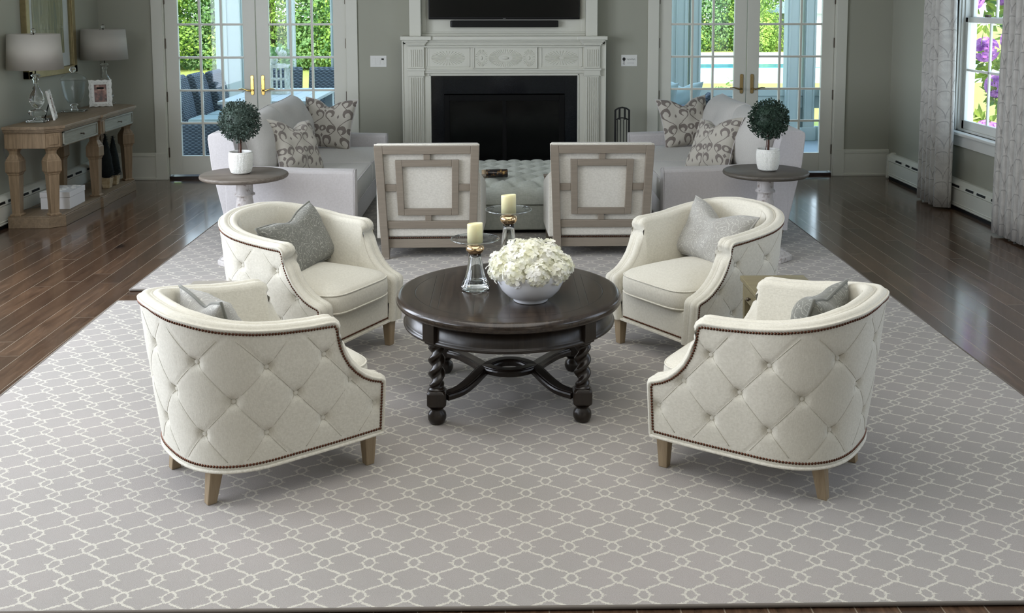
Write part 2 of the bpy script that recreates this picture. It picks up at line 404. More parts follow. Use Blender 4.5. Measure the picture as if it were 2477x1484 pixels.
def scroll_material(name, cream, taupe, W=0.30):
    """ikat scroll print drawn in the UV space of a cushion (u, v in metres)"""
    t = NT(name); uv = t.co('UV')
    wob = t.noise(uv, 16, 2, out='Color'); w0 = t.n('ShaderNodeVectorMath', operation='SUBTRACT'); t.l(wob, w0.inputs[0]); w0.inputs[1].default_value = (0.5,)*3
    q = t.n('ShaderNodeVectorMath', operation='SCALE'); t.l(w0.outputs[0], q.inputs[0]); q.inputs['Scale'].default_value = 0.022
    ad = t.n('ShaderNodeVectorMath', operation='ADD'); t.l(uv, ad.inputs[0]); t.l(q.outputs[0], ad.inputs[1])
    s = t.sep(t.mp((1/W, 1/W, 1), vec=ad.outputs[0]))
    x = t.ma('ABSOLUTE', t.ma('SUBTRACT', t.ma('FRACT', t.ma('ADD', s[0], 10.5)), 0.5)); y = t.ma('SUBTRACT', t.ma('FRACT', t.ma('ADD', s[1], 10.0)), 0.5)
    def ring(cx, cy, r, w, gx=0.0, gy=1.0, cut=-9.0):
        a, b = t.ma('SUBTRACT', x, cx), t.ma('SUBTRACT', y, cy)
        d = t.ma('SQRT', t.ma('ADD', t.ma('MULTIPLY', a, a), t.ma('MULTIPLY', b, b)))
        # band swells towards one side, like a brush scroll
        side = t.ma('ADD', t.ma('MULTIPLY', a, gx), t.ma('MULTIPLY', b, gy))
        ww = t.ma('MULTIPLY', t.ma('ADD', 1.0, t.ma('DIVIDE', side, r)), w)
        return t.ma('MULTIPLY', t.ma('LESS_THAN', t.ma('ABSOLUTE', t.ma('SUBTRACT', d, r)), ww), t.ma('GREATER_THAN', side, cut*1.0))
    def mx(*a):
        o = a[0]
        for k in a[1:]: o = t.ma('MAXIMUM', o, k)
        return o
    def dia(cx, cy, rx, ry):
        return t.ma('LESS_THAN', t.ma('ADD', t.ma('DIVIDE', t.ma('ABSOLUTE', t.ma('SUBTRACT', x, cx)), rx), t.ma('DIVIDE', t.ma('ABSOLUTE', t.ma('SUBTRACT', y, cy)), ry)), 1.0)
    g = t.ma('ADD', 0.25, t.ma('MULTIPLY', t.ma('SINE', t.ma('MULTIPLY', y, 2*pi)), 0.20))
    vine = t.ma('LESS_THAN', t.ma('ABSOLUTE', t.ma('SUBTRACT', x, g)), 0.022)
    m = mx(ring(0.17, -0.20, 0.125, 0.030, 0.4, 0.9, -0.08), ring(0.32, 0.18, 0.115, 0.034, -0.5, 0.8, -0.07), ring(0.0, 0.24, 0.085, 0.020, 0.9, 0.1), dia(0.0, -0.02, 0.045, 0.08), dia(0.5, -0.30, 0.045, 0.08), vine)
    n = t.noise(uv, 240, 2); f = t.ma('MULTIPLY', m, t.ma('ADD', 0.7, t.ma('MULTIPLY', n, 0.3)))
    col = t.mix(f, t.mix(n, tuple(k*0.9 for k in cream), cream), taupe)
    t.bump(n, 0.3, 0.003)
    return t.out(col, 0.9, spec=0.12, Sheen_Weight=0.1)
M_scroll = scroll_material('cream_taupe_scroll_print', (0.50, 0.47, 0.41), (0.13, 0.105, 0.095), 0.26)
M_scroll2 = scroll_material('cream_taupe_scroll_print_small', (0.50, 0.47, 0.41), (0.16, 0.135, 0.125), 0.22)

def floral_material(name, g1, g2, lt):
    t = NT(name); uv = t.co('UV')
    d = t.noise(uv, 22, 3, out='Color'); q = t.n('ShaderNodeVectorMath', operation='SCALE'); t.l(d, q.inputs[0]); q.inputs['Scale'].default_value = 0.05
    ad = t.n('ShaderNodeVectorMath', operation='ADD'); t.l(uv, ad.inputs[0]); t.l(q.outputs[0], ad.inputs[1])
    v = t.n('ShaderNodeTexVoronoi'); v.feature = 'F1'; t.l(ad.outputs[0], v.inputs['Vector']); v.inputs['Scale'].default_value = 26
    rg = t.ma('ABSOLUTE', t.ma('SUBTRACT', t.ma('FRACT', t.ma('MULTIPLY', v.outputs['Distance'], 3.1)), 0.5))
    v2 = t.n('ShaderNodeTexVoronoi'); v2.feature = 'DISTANCE_TO_EDGE'; t.l(t.mp((1, 2.2, 1), vec=ad.outputs[0]), v2.inputs['Vector']); v2.inputs['Scale'].default_value = 42
    m = t.ma('MAXIMUM', t.smooth(rg, 0.10, 0.03), t.smooth(v2.outputs['Distance'], 0.30, 0.42))
    n = t.noise(uv, 300, 2)
    col = t.mix(t.ma('MULTIPLY', m, 0.75), t.mix(n, g1, g2), lt)
    t.bump(n, 0.35, 0.003)
    return t.out(col, 0.85, spec=0.2, Sheen_Weight=0.2)
M_floral = floral_material('grey_floral_brocade', (0.135, 0.135, 0.115), (0.20, 0.20, 0.175), (0.42, 0.41, 0.36))
M_floral2 = floral_material('silver_floral_brocade', (0.30, 0.29, 0.265), (0.38, 0.37, 0.34), (0.56, 0.55, 0.50))

def curtain_material():
    t = NT('fan_print_curtain_cloth'); s = t.sep(t.mp((1/0.15, 1/0.13, 1), kind='UV'))
    best = None
    for k in (0, 1):
        yy = t.ma('ADD', s[1], 20.0 + 0.0)
        row = t.ma('FLOOR', yy); sh = t.ma('MULTIPLY', t.ma('MODULO', row, 2.0), 0.5)
    fy = t.ma('FRACT', yy); fx = t.ma('SUBTRACT', t.ma('FRACT', t.ma('ADD', t.ma('ADD', s[0], 30.0), sh)), 0.5)
    d = t.ma('SQRT', t.ma('ADD', t.ma('MULTIPLY', fx, fx), t.ma('MULTIPLY', t.ma('MULTIPLY', fy, fy), 0.36)))
    l1 = t.smooth(t.ma('ABSOLUTE', t.ma('SUBTRACT', d, 0.5)), 0.026, 0.008)
    ang = t.ma('ARCTAN2', fx, t.ma('ADD', fy, 0.001)); ray = t.smooth(t.ma('ABSOLUTE', t.ma('SUBTRACT', t.ma('FRACT', t.ma('ADD', t.ma('MULTIPLY', ang, 2.4), 9.5)), 0.5)), 0.07, 0.02)
    m = t.ma('MAXIMUM', l1, t.ma('MULTIPLY', t.ma('MULTIPLY', ray, 0.45), t.ma('LESS_THAN', d, 0.5)))
    n = t.noise(t.co('UV'), 220, 2); stain = t.noise(t.co('UV'), 14, 3)
    base = t.mix(t.ma('MULTIPLY', t.smooth(stain, 0.4, 0.65), 0.5), (0.66, 0.64, 0.60), (0.50, 0.48, 0.455))
    col = t.mix(t.ma('MULTIPLY', m, 0.6), base, (0.27, 0.26, 0.25))
    t.bump(n, 0.25, 0.003)
    mt = t.out(col, 0.9, spec=0.1)
    o = t.t.nodes['Material Output']; tl = t.n('ShaderNodeBsdfTranslucent'); t.l(col, tl.inputs[0])
    mx = t.n('ShaderNodeMixShader'); mx.inputs[0].default_value = 0.18
    t.l(t.b.outputs[0], mx.inputs[1]); t.l(tl.outputs[0], mx.inputs[2]); t.l(mx.outputs[0], o.inputs[0])
    return mt
M_curtain = curtain_material()

def wicker_material(name, c1, c2):
    t = NT(name); s = t.sep(t.mp((1/0.034, 1/0.034, 1/0.020)))
    u = t.ma('ADD', s[0], s[1]); f = t.ma('SINE', t.ma('MULTIPLY', u, pi)); g = t.ma('SINE', t.ma('MULTIPLY', s[2], pi))
    p = t.ma('MULTIPLY', f, g); m = t.smooth(p, -0.25, 0.25)
    g2 = t.ma('ABSOLUTE', g)
    col = t.mix(m, c1, c2); col = t.mix(t.smooth(g2, 0.25, 0.0), col, tuple(k*0.35 for k in c1))
    t.bump(t.ma('ADD', t.ma('MULTIPLY', m, 0.5), g2), 0.5, 0.01)
    return t.out(col, 0.7, spec=0.2)
M_wicker = wicker_material('blue_grey_wicker', (0.055, 0.068, 0.085), (0.13, 0.155, 0.18))
M_wickerd = wicker_material('dark_wicker', (0.03, 0.04, 0.055), (0.09, 0.11, 0.14))
M_granite = (lambda t: t.out(t.mix(t.smooth(t.noise(t.co(), 260, 2), 0.6, 0.7), (0.006, 0.007, 0.009), (0.03, 0.035, 0.045)), 0.10, spec=0.5))(NT('polished_black_granite'))
M_firebox = paint('sooty_firebox', (0.008, 0.008, 0.007), 0.9, 0.3, 8)
M_screen = (lambda t: t.out((0.003, 0.003, 0.003), 0.12, spec=0.4))(NT('black_tv_glass'))
M_plastic = paint('matt_black_plastic', (0.0035, 0.0035, 0.004), 0.35, 0, 1, 0.25)
M_screenfr = paint('fire_screen_black', (0.003, 0.003, 0.003), 0.6, 0, 1, 0.15)
M_shade = leafy('white_linen_shade', (0.66, 0.63, 0.57), (0.69, 0.66, 0.60), 0.9, 3, 0.45)
M_candle = (lambda t: t.out(t.mix(t.noise(t.co(), 14, 3), (0.78, 0.72, 0.40), (0.86, 0.82, 0.56)), 0.5, spec=0.35, Subsurface_Weight=0.25, Subsurface_Scale=0.02, Subsurface_Radius=(1.0, 0.7, 0.35)))(NT('ivory_wax'))
M_bowl = paint('glazed_white_bowl', (0.66, 0.67, 0.70), 0.22, 0.01, 4, 0.5, 0.0)
M_petal = leafy('ivory_petal', (0.86, 0.85, 0.66), (0.97, 0.96, 0.91), 0.6, 22, 0.35)
M_leafdark = leafy('boxwood_leaf', (0.010, 0.022, 0.014), (0.05, 0.085, 0.06), 0.45, 22, 0.1)
M_leafgrey = leafy('grey_boxwood_leaf', (0.020, 0.034, 0.024), (0.10, 0.14, 0.115), 0.45, 22, 0.1)  # paler, greyer leaf colour
M_bark = wood('bark', (0.05, 0.02, 0.014), (0.12, 0.06, 0.04), 'z', 3, 0.8)
M_soil = paint('soil', (0.05, 0.03, 0.02), 0.95, 0.3, 40)
M_distress = wood('distressed_white_wood', (0.42, 0.39, 0.37), (0.62, 0.59, 0.575), 'z', 2.5, 0.65, c3=(0.25, 0.20, 0.175))
M_pedtop = wood('weathered_table_top', (0.075, 0.060, 0.045), (0.20, 0.17, 0.14), 'x', 2.2, 0.5)
M_pedtop2 = wood('dark_weathered_table_top', (0.045, 0.038, 0.030), (0.12, 0.105, 0.085), 'x', 2.2, 0.45)
M_sidew = wood('pale_taupe_wood', (0.27, 0.245, 0.205), (0.37, 0.335, 0.285), 'x', 1.5, 0.4)
M_sidegold = wood('olive_gold_wood', (0.16, 0.13, 0.07), (0.26, 0.22, 0.12), 'x', 1.5, 0.28)
M_tort = (lambda t: t.out(t.ramp(t.noise(t.co(), 26, 3, 0.6), [(0.50, (0.006, 0.004, 0.004)), (0.60, (0.10, 0.05, 0.015)), (0.66, (0.45, 0.30, 0.10))]), 0.18, spec=0.5))(NT('tortoiseshell'))
M_gold = (lambda t: t.out(t.mix(t.noise(t.co(), 30, 3), (0.20, 0.16, 0.075), (0.36, 0.29, 0.15)), 0.45, 0.55))(NT('antique_gold_frame'))
M_mat = paint('picture_mat_board', (0.66, 0.65, 0.60), 0.8)
M_art = (lambda t: t.out(t.ramp(t.noise(t.mp((1, 6, 1)), 2.2, 6, 0.7, dist=1.5), [(0.3, (0.13, 0.16, 0.12)), (0.48, (0.27, 0.24, 0.11)), (0.62, (0.42, 0.38, 0.24)), (0.75, (0.20, 0.25, 0.22))]), 0.5))(NT('abstract_painting'))
M_photo = (lambda t: t.out(t.ramp(t.noise(t.co(), 22, 3, 0.5), [(0.38, (0.035, 0.010, 0.010)), (0.55, (0.22, 0.085, 0.06)), (0.68, (0.45, 0.26, 0.19))]), 0.3))(NT('family_photo_print'))
M_burlap = fabric('burlap', (0.32, 0.24, 0.13), (0.50, 0.40, 0.25), 160, 0.8)
M_fir = leafy('black_fir_needles', (0.004, 0.006, 0.006), (0.010, 0.014, 0.012), 0.9, 10, 0)
M_paper = paint('white_paper_box', (0.74, 0.73, 0.72), 0.8)
M_deck = paint('painted_deck', (0.27, 0.32, 0.35), 0.55, 0.05, 2)
M_ext = paint('porch_white_paint', (0.44, 0.50, 0.485), 0.6, 0.02)
M_patio = paint('pale_stone_patio', (0.60, 0.585, 0.54), 0.9, 0.06, 0.6)
M_lawn = (lambda t: t.out(t.mix(t.noise(t.co(), 0.5, 5, 0.7), (0.26, 0.31, 0.07), (0.42, 0.42, 0.13)), 0.95, spec=0.1))(NT('sunlit_lawn'))
M_water = (lambda t: (t.bump(t.noise(t.co(), 3, 3), 0.4, 0.05), t.out((0.05, 0.30, 0.42), 0.1, spec=0.5))[1])(NT('pool_water'))
M_tree1 = leafy('bright_maple_leaf', (0.16, 0.30, 0.05), (0.52, 0.68, 0.17), 0.8, 1.3, 0.5)
M_tree2 = leafy('blue_green_leaf', (0.10, 0.24, 0.09), (0.36, 0.54, 0.22), 0.8, 1.3, 0.5)
M_trunk = wood('tree_trunk', (0.10, 0.08, 0.06), (0.22, 0.19, 0.15), 'z', 1, 0.9)
M_rhodo = leafy('rhododendron_leaf', (0.04, 0.11, 0.03), (0.40, 0.52, 0.08), 0.5, 3, 0.5)
M_purple = leafy('purple_blossom', (0.50, 0.18, 0.62), (0.85, 0.50, 0.90), 0.7, 9, 0.4)
M_greyflower = leafy('white_blossom', (0.60, 0.62, 0.55), (0.85, 0.87, 0.84), 0.7, 20, 0.3)
M_shedwall = paint('shed_siding', (0.70, 0.69, 0.66), 0.8)
M_shedroof = paint('shed_roof', (0.30, 0.38, 0.42), 0.8)
M_outcush = paint('outdoor_cushion', (0.30, 0.37, 0.37), 0.9, 0.04)
M_outtable = wood('bleached_teak', (0.36, 0.40, 0.41), (0.46, 0.50, 0.51), 'y', 1.5, 0.6)
M_ink = paint('dark_ink', (0.02, 0.02, 0.018), 0.8)
M_fold = fabric('shadowed_linen_fold', (0.47, 0.44, 0.365), (0.53, 0.50, 0.42), 700)  # crease shade put into a darker cream
M_thresh = paint('threshold_wood', (0.02, 0.010, 0.007), 0.4)
M_bronzed = metal('darkened_brass', (0.30, 0.21, 0.09), 0.3)
M_grey = paint('grey_mark', (0.18, 0.18, 0.18), 0.8)

# ================================================================== ROOM
XL, XR, YB, YF, ZC = -3.985, 3.94, 10.28, -2.2, 2.95
struct(MB().box(XL-0.1, XR+0.1, YF-0.1, YB+0.15, -0.10, 0.0), 'floor', M_floor)
struct(MB().box(XL-0.2, XR+0.2, YF-0.2, YB+0.2, ZC, ZC+0.3), 'ceiling', M_ceil)
struct(MB().box(XL-0.15, XL, YF, YB+0.15, 0, ZC), 'wall_left', M_wall)
struct(MB().box(XL-0.15, XR+0.15, YF-0.15, YF, 0, ZC), 'wall_near', M_wall)
WY0, WY1, WZ0, WZ1 = 7.86, 8.78, 0.66, 2.55            # window opening in the right wall
w = MB(); w.box(XR, XR+0.15, YF, WY0, 0, ZC); w.box(XR, XR+0.15, WY1, YB+0.15, 0, ZC); w.box(XR, XR+0.15, WY0, WY1, 0, WZ0); w.box(XR, XR+0.15, WY0, WY1, WZ1, ZC)
struct(w, 'wall_right', M_wall)
DL = (-3.352, -1.561); DR = (1.564, 3.358); DT = 2.12
w = MB()
for a, b, z0 in ((XL, DL[0], 0), (DL[1], -0.62, 0), (-0.62, 0.62, 0.86), (0.62, DR[0], 0), (DR[1], XR, 0), (DL[0], DL[1], DT), (DR[0], DR[1], DT)):
    w.box(a, b, YB, YB+0.15, z0, ZC)
struct(w, 'wall_back', M_wall)
# an unseen wall is added above so the porch lies in the shade
# baseboards
def base_profile(x0, x1, y, sgn=-1):
    m = MB()
    m.box(x0, x1, y-0.020, y, 0, 0.235); m.box(x0, x1, y-0.026, y, 0.235, 0.250); m.box(x0, x1, y-0.016, y, 0.250, 0.272); m.box(x0, x1, y-0.034, y, 0, 0.022)
    return m
struct(base_profile(XL, DL[0]-0.112, YB), 'baseboard_back', M_trim, bevel=0.003)
struct(base_profile(DL[1]+0.112, -0.95, YB), 'baseboard_back', M_trim, bevel=0.003)
struct(base_profile(0.95, DR[0]-0.112, YB), 'baseboard_back', M_trim, bevel=0.003)
struct(base_profile(DR[1]+0.112, XR, YB), 'baseboard_back', M_trim, bevel=0.003)
# casings
n_trim = 0
for a, b in (DL, DR):
    n_trim += 1
    m = MB(); m.box(a-0.113, a-0.004, YB-0.022, YB, 0, DT+0.11); m.box(b+0.004, b+0.113, YB-0.022, YB, 0, DT+0.11); m.box(a-0.113, b+0.113, YB-0.024, YB, DT+0.004, DT+0.12)
    for x in (a-0.118, b+0.002): m.box(x, x+0.116, YB-0.032, YB, 0, 0.272)
    struct(m, 'trim_%d' % n_trim, M_trim, bevel=0.003)
    m = MB(); m.box(a-0.004, a+0.003, YB-0.01, YB+0.14, 0, DT); m.box(b-0.003, b+0.004, YB-0.01, YB+0.14, 0, DT); m.box(a, b, YB, YB+0.14, DT-0.004, DT+0.01)
    struct(m, 'trim_%d' % (n_trim + 2), M_trim)
    struct(MB().box(a+0.003, b-0.003, YB+0.004, YB+0.2, 0.0, 0.026), 'trim_%d' % (n_trim + 4), M_thresh)
def french_leaf(name, x0, x1, hinge_left, M_brass=M_brass):
    """one door leaf with stiles, rails, 3 x 6 lights"""
    y0, y1 = YB+0.018, YB+0.062; zb, zt = 0.045, DT-0.008
    gx0, gx1 = x0+0.125, x1-0.125; gz0, gz1 = 0.235, zt-0.11
    root = thing(name, None, None, (0, 0, 0)); tag(root, kind='structure')
    m = MB(); m.box(x0, gx0, y0, y1, zb, zt); m.box(gx1, x1, y0, y1, zb, zt); m.box(gx0, gx1, y0, y1, zb, gz0); m.box(gx0, gx1, y0, y1, gz1, zt)
    m.build('door_frame', M_trim, root, bevel=0.004)
    cols = 3; rows = 6; m = MB()
    # the row pitch is set by the muntins seen in the photograph
    zs = [gz0 + k*0.3285 for k in range(1, 6)]
    for k in range(1, cols):
        x = lerp(gx0, gx1, k/cols); m.box(x-0.011, x+0.011, y0+0.006, y1-0.006, gz0, gz1)
    for z in zs: m.box(gx0, gx1, y0+0.007, y1-0.007, z-0.011, z+0.011)
    m.build('muntins', M_trim, root, bevel=0.003)
    MB().box(gx0, gx1, YB+0.039, YB+0.043, gz0, gz1).build('pane', M_pane, root)
    hx = x0 if hinge_left else x1
    for z in (0.27, 0.83, 1.36, 1.80):
        MB().cbox((hx, YB+0.012, z), (0.014, 0.014, 0.10)).build('hinge', M_bronze, root, bevel=0.003)
    sx = x1-0.045 if hinge_left else x0+0.055; sg = 1 if not hinge_left else -1
    hr = thing('door_handle', None, None); hr.parent = root; hr.location = (sx, YB+0.018, 0)
    m = MB(); m.prism(rrect(0.034, 0.200, 0.016), -0.010, 0)
    m.xf(Matrix.Translation((0, 0, 0.945)) @ Matrix.Rotation(radians(90), 4, 'X') @ Matrix.Scale(-1, 4, (0, 0, 1)))
    m.build('escutcheon', M_brass, hr, bevel=0.003)
    m = MB(); m.tube([(0, 0, 0.895), (0, -0.045, 0.895)], 0.010, 10)
    m.tube([(0, -0.045, 0.895), (sg*0.03, -0.05, 0.892), (sg*0.06, -0.052, 0.903), (sg*0.09, -0.05, 0.912), (sg*0.125, -0.046, 0.908)], [0.010, 0.009, 0.007, 0.006, 0.005], 10)
    m.build('lever', M_brass, hr)
    MB().tube([(0, 0, 1.0), (0, -0.018, 1.0)], 0.011, 12).build('keyhole_rose', M_brass, hr)
    return root
xm = -2.455
french_leaf('door_1', DL[0]+0.006, xm-0.003, True); french_leaf('door_2', xm+0.003, DL[1]-0.006, False)
xm = 2.461
french_leaf('door_3', DR[0]+0.006, xm-0.003, True, M_bronzed); french_leaf('door_4', xm+0.003, DR[1]-0.006, False, M_bronzed)

# ---- window in the right wall
root = thing('window_1', None, None); tag(root, kind='structure')
m = MB()
for (y0, y1, z0, z1) in ((WY0-0.11, WY0, WZ0, WZ1+0.11), (WY1, WY1+0.11, WZ0, WZ1+0.11), (WY0-0.11, WY1+0.11, WZ1, WZ1+0.11)):
    m.box(XR-0.022, XR, y0, y1, z0, z1)
m.box(XR-0.032, XR-0.02, WY1+0.085, WY1+0.115, WZ0, WZ1+0.11); m.box(XR-0.028, XR, WY1, WY1+0.02, WZ0, WZ1)
m.build('window_casing', M_white, root, bevel=0.004)
m = MB(); m.box(XR-0.06, XR+0.06, WY0-0.14, WY1+0.14, WZ0-0.03, WZ0); m.build('window_sill', M_white, root, bevel=0.008)
m = MB(); m.box(XR-0.024, XR, WY0-0.12, WY1+0.12, WZ0-0.125, WZ0-0.03); m.build('window_apron', M_white, root, bevel=0.003)
m = MB(); m.box(XR, XR+0.15, WY0-0.001, WY0+0.012, WZ0, WZ1); m.box(XR, XR+0.15, WY1-0.012, WY1+0.001, WZ0, WZ1); m.box(XR, XR+0.15, WY0, WY1, WZ1-0.012, WZ1+0.001); m.box(XR+0.02, XR+0.15, WY0, WY1, WZ0-0.001, WZ0+0.015)
m.box(XR+0.045, XR+0.15, WY1-0.036, WY1, WZ0, WZ1); m.box(XR+0.02, XR+0.05, WY1-0.024, WY1, WZ0, WZ1); m.box(XR+0.045, XR+0.15, WY0, WY0+0.02, WZ0, WZ1)
m.build('window_jamb', M_white, root)
def sash(name, x, z0, z1):
    m = MB(); a, b = WY0+0.012, WY1-0.03; t = 0.045
    m.box(x, x+0.035, a, a+t, z0, z1); m.box(x, x+0.035, b-t, b, z0, z1); m.box(x, x+0.035, a, b, z0, z0+(0.075 if z0 < 1 else 0.045)); m.box(x, x+0.035, a, b, z1-0.045, z1)
    ym = (a+b)/2; m.box(x+0.008, x+0.028, ym-0.010, ym+0.010, z0, z1); zm = z0 + (z1-z0)*0.53
    m.box(x+0.008, x+0.028, a, b, zm-0.010, zm+0.010)
    s = m.build(name, M_white, root, bevel=0.004)
    MB().box(x+0.016, x+0.019, a, b, z0, z1).build('pane', M_pane, s)
sash('lower_sash', XR+0.05, WZ0+0.015, 1.64); sash('upper_sash', XR+0.095, 1.60, WZ1-0.01)
MB().cbox((XR+0.04, (WY0+WY1)/2, 1.655), (0.03, 0.06, 0.02)).build('sash_lock', M_bronze, root, bevel=0.004)

# ---- baseboard heaters
def heater(side, y0, y1, x_wall, label):
    sg = -1 if side == 'right' else 1
    r = thing('baseboard_heater', label, 'heater', (x_wall, 0, 0))
    def bx(m, a, b, *z): return m.box(min(sg*a, sg*b), max(sg*a, sg*b), *z)
    prof = [(0, 0.035), (0, 0.25), (0.035, 0.25), (0.075, 0.225), (0.082, 0.185), (0.070, 0.180), (0.070, 0.035)]
    m = MB(); m.loft([[(sg*x, y, z) for x, z in prof] for y in (y0+0.03, y1-0.03)])
    m.build('casing', M_trim, r, bevel=0.003)
    m = MB(); bx(m, 0.068, 0.074, y0+0.03, y1-0.03, 0.03, 0.176); bx(m, 0.070, 0.078, y0+0.03, y1-0.03, 0.055, 0.062); bx(m, 0.070, 0.078, y0+0.03, y1-0.03, 0.036, 0.043)
    m.build('front_panel', M_trim, r, bevel=0.002)
    m = MB(); y = y0+0.10; k = 0
    while y < y1-0.2:
        L = (0.15, 0.10, 0.15, 0.14)[k % 4]; m = MB()
        m.add([(sg*0.0775, y, 0.2175), (sg*0.0775, y+L, 0.2175), (sg*0.0815, y+L, 0.199), (sg*0.0815, y, 0.199)], [(0, 1, 2, 3)])
        y += L + (0.05, 0.10, 0.06, 0.12)[k % 4]; k += 1
        o = m.build('louvre_slot', M_dark, r)
        for v in o.data.vertices: v.co.x += sg*0.0015
    for y in (y0, y1-0.035):
        m = MB(); m.loft([[(sg*x, yy, z) for x, z in [(0, 0.01), (0, 0.262), (0.04, 0.262), (0.082, 0.235), (0.088, 0.01)]] for yy in (y, y+0.035)])
        m.build('end_cap', M_trim, r, bevel=0.003)
    MB().box(min(0, sg*0.065), max(0, sg*0.065), y0+0.03, y1-0.03, 0.0, 0.034).build('under_shade_strip', M_dark, r)  # dark strip painted as the shade below the heater
heater('right', 4.0, 10.10, XR, 'long white baseboard heater under the window by the printed curtains')
heater('left', 5.2, 10.05, XL, 'long white baseboard heater behind the wooden console table')

# ---- rugs
def rug(label, P):
    m = MB(); m.prism(P, 0.0005, 0.012); o = m.build('area_rug', M_rug, bevel=0.003)
    tag(o, label, 'rug', 'trellis pattern rugs')
    m = MB(); w_ = 0.011
    m.tube([(a, b, 0.008) for (a0, b0), (a1, b1) in zip(P, P[1:]+P[:1]) for (a, b) in [(lerp(a0, a1, u), lerp(b0, b1, u)) for u in (0.001, 0.5, 0.999)]], 0.007, 6, closed=True)
    m.build('binding', M_rugedge, o)
rug('grey trellis rug under the round coffee table and four barrel chairs', [(-2.235, 2.868), (2.335, 2.79), (2.325, 5.97), (-2.285, 5.997)])
rug('grey trellis rug under the sofas and tufted ottoman', [(-2.30, 6.24), (2.315, 6.22), (2.315, 9.75), (-2.30, 9.75)])

# ---- fireplace surround and overmantel
r = thing('fireplace_mantel', 'white carved fireplace mantel with fluted pilasters and sunburst frieze', 'fireplace', (0.01, 0, 0))
y = YB
m = MB(); m.box(-1.008, -0.735, y-0.14, y, 0, 1.36); m.box(0.735, 1.008, y-0.14, y, 0, 1.36); m.box(-0.735, 0.735, y-0.14, y, 1.055, 1.36)
m.box(-1.008, -0.994, y-0.152, y, 0, 1.397); m.box(0.994, 1.008, y-0.152, y, 0, 1.397)
m.box(-0.74, -0.725, y-0.15, y-0.1, 0, 1.06); m.box(0.725, 0.74, y-0.15, y-0.1, 0, 1.06); m.box(-0.74, 0.74, y-0.15, y-0.1, 1.045, 1.062)
m.build('surround', M_trim, r, bevel=0.003)
m = MB()
m.box(-1.010, 1.010, y-0.225, y, 1.400, 1.436)
for s in (-1, 1): m.box(s*0.862-0.150, s*0.862+0.150, y-0.25, y, 1.401, 1.437)
for k, (dz, dd) in enumerate(((0.0, 0.20), (0.012, 0.185), (0.026, 0.17), (0.040, 0.158))):
    m.box(-0.975+0.01*k, 0.975-0.01*k, y-dd, y, 1.384-dz, 1.400-dz)
    for s in (-1, 1): m.box(s*0.868-0.122+0.011*k, s*0.868+0.122-0.011*k, y-dd-0.028, y, 1.384-dz, 1.400-dz)
m.box(-0.95, 0.95, y-0.165, y, 1.325, 1.340)
m.build('mantel_shelf', M_trim, r, bevel=0.004)
m = MB()
for (a, b, c, d) in ((-0.77, -0.34, 1.13, 1.325), (-0.305, 0.325, 1.115, 1.33), (0.36, 0.77, 1.13, 1.325)):
    t = 0.010; dd = 0.148 if (b-a) < 0.5 else 0.160
    if (b-a) > 0.5: m.box(a, b, y-0.150, y, c, d)
    m.box(a, a+t, y-dd, y, c, d); m.box(b-t, b, y-dd, y, c, d); m.box(a, b, y-dd, y, c, c+t); m.box(a, b, y-dd, y, d-t, d)
m.box(-0.95, 0.95, y-0.172, y, 1.095, 1.112); m.box(-0.94, 0.94, y-0.158, y, 1.07, 1.095)
m.build('frieze_panels', M_trim, r, bevel=0.003)
def rays(m, cx, cz, rx, rz, r0, n, yy, w):
    for k in range(n):
        a = 2*pi*k/n; ca, sa = cos(a), sin(a)
        p0 = Vector((cx+rx*r0*ca, yy, cz+rz*r0*sa)); p1 = Vector((cx+rx*ca, yy, cz+rz*sa))
        t = (p1-p0).normalized(); nrm = Vector((-t.z, 0, t.x))
        m.add([p0-nrm*w*0.3, p0+nrm*w*0.3, p1+nrm*w, p1-nrm*w, p0+Vector((0, -0.002, 0)), p1+Vector((0, -0.0065, 0))], [(0, 4, 5, 3), (1, 2, 5, 4), (2, 3, 5)])
for (cx, rx, rz, r0, n_, yy, w_, bx) in ((0.01, 0.165, 0.085, 0.42, 44, y-0.150, 0.0055, (0.03, (1.2, 0.55, 0.5))), (-0.225, 0.06, 0.085, 0.45, 26, y-0.150, 0.0035, (0.02, (0.55, 0.6, 1.0))),
        (0.245, 0.06, 0.085, 0.45, 26, y-0.150, 0.0035, (0.02, (0.55, 0.6, 1.0))), (-0.555, 0.165, 0.072, 0.15, 30, y-0.140, 0.0045, None), (0.565, 0.165, 0.072, 0.15, 30, y-0.140, 0.0045, None)):
    m = MB(); rays(m, cx, 1.22, rx, rz, r0, n_, yy, w_)
    if bx: m.sphere((cx, yy, 1.22), bx[0], 20, 10, bx[1])
    m.build('sunburst_carving', M_trim, r)
for s in (-1, 1):
    m = MB(); cx = s*0.868
    m.box(cx-0.072, cx+0.072, y-0.165, y, 0.0, 1.055); m.box(cx-0.078, cx+0.078, y-0.17, y, 1.12, 1.33)
    for z0, z1 in ((0.18, 1.03), (1.135, 1.305)):
        for k in range(6):
            x = cx-0.052+0.0208*k; m.box(x-0.0062, x+0.0062, y-0.175 if z0 < 1 else y-0.178, y-0.16, z0, z1)
    if True:
        for z in (1.18, 1.25): m.box(cx-0.062, cx+0.062, y-0.176, y-0.16, z, z+0.006)
    m.box(cx-0.088, cx+0.088, y-0.19, y, 1.098, 1.118); m.box(cx-0.080, cx+0.080, y-0.18, y, 1.055, 1.098); m.box(cx-0.085, cx+0.085, y-0.185, y, 1.045, 1.056)
    m.box(cx-0.085, cx+0.085, y-0.185, y, 0, 0.16)
    m.build('pilaster', M_trim, r, bevel=0.002)
m = MB(); m.box(-0.735, -0.60, y-0.10, y, 0, 1.055); m.box(0.60, 0.735, y-0.10, y, 0, 1.055); m.box(-0.60, 0.60, y-0.10, y, 0.86, 1.055)
m.build('granite_slips', M_granite, r, bevel=0.002)
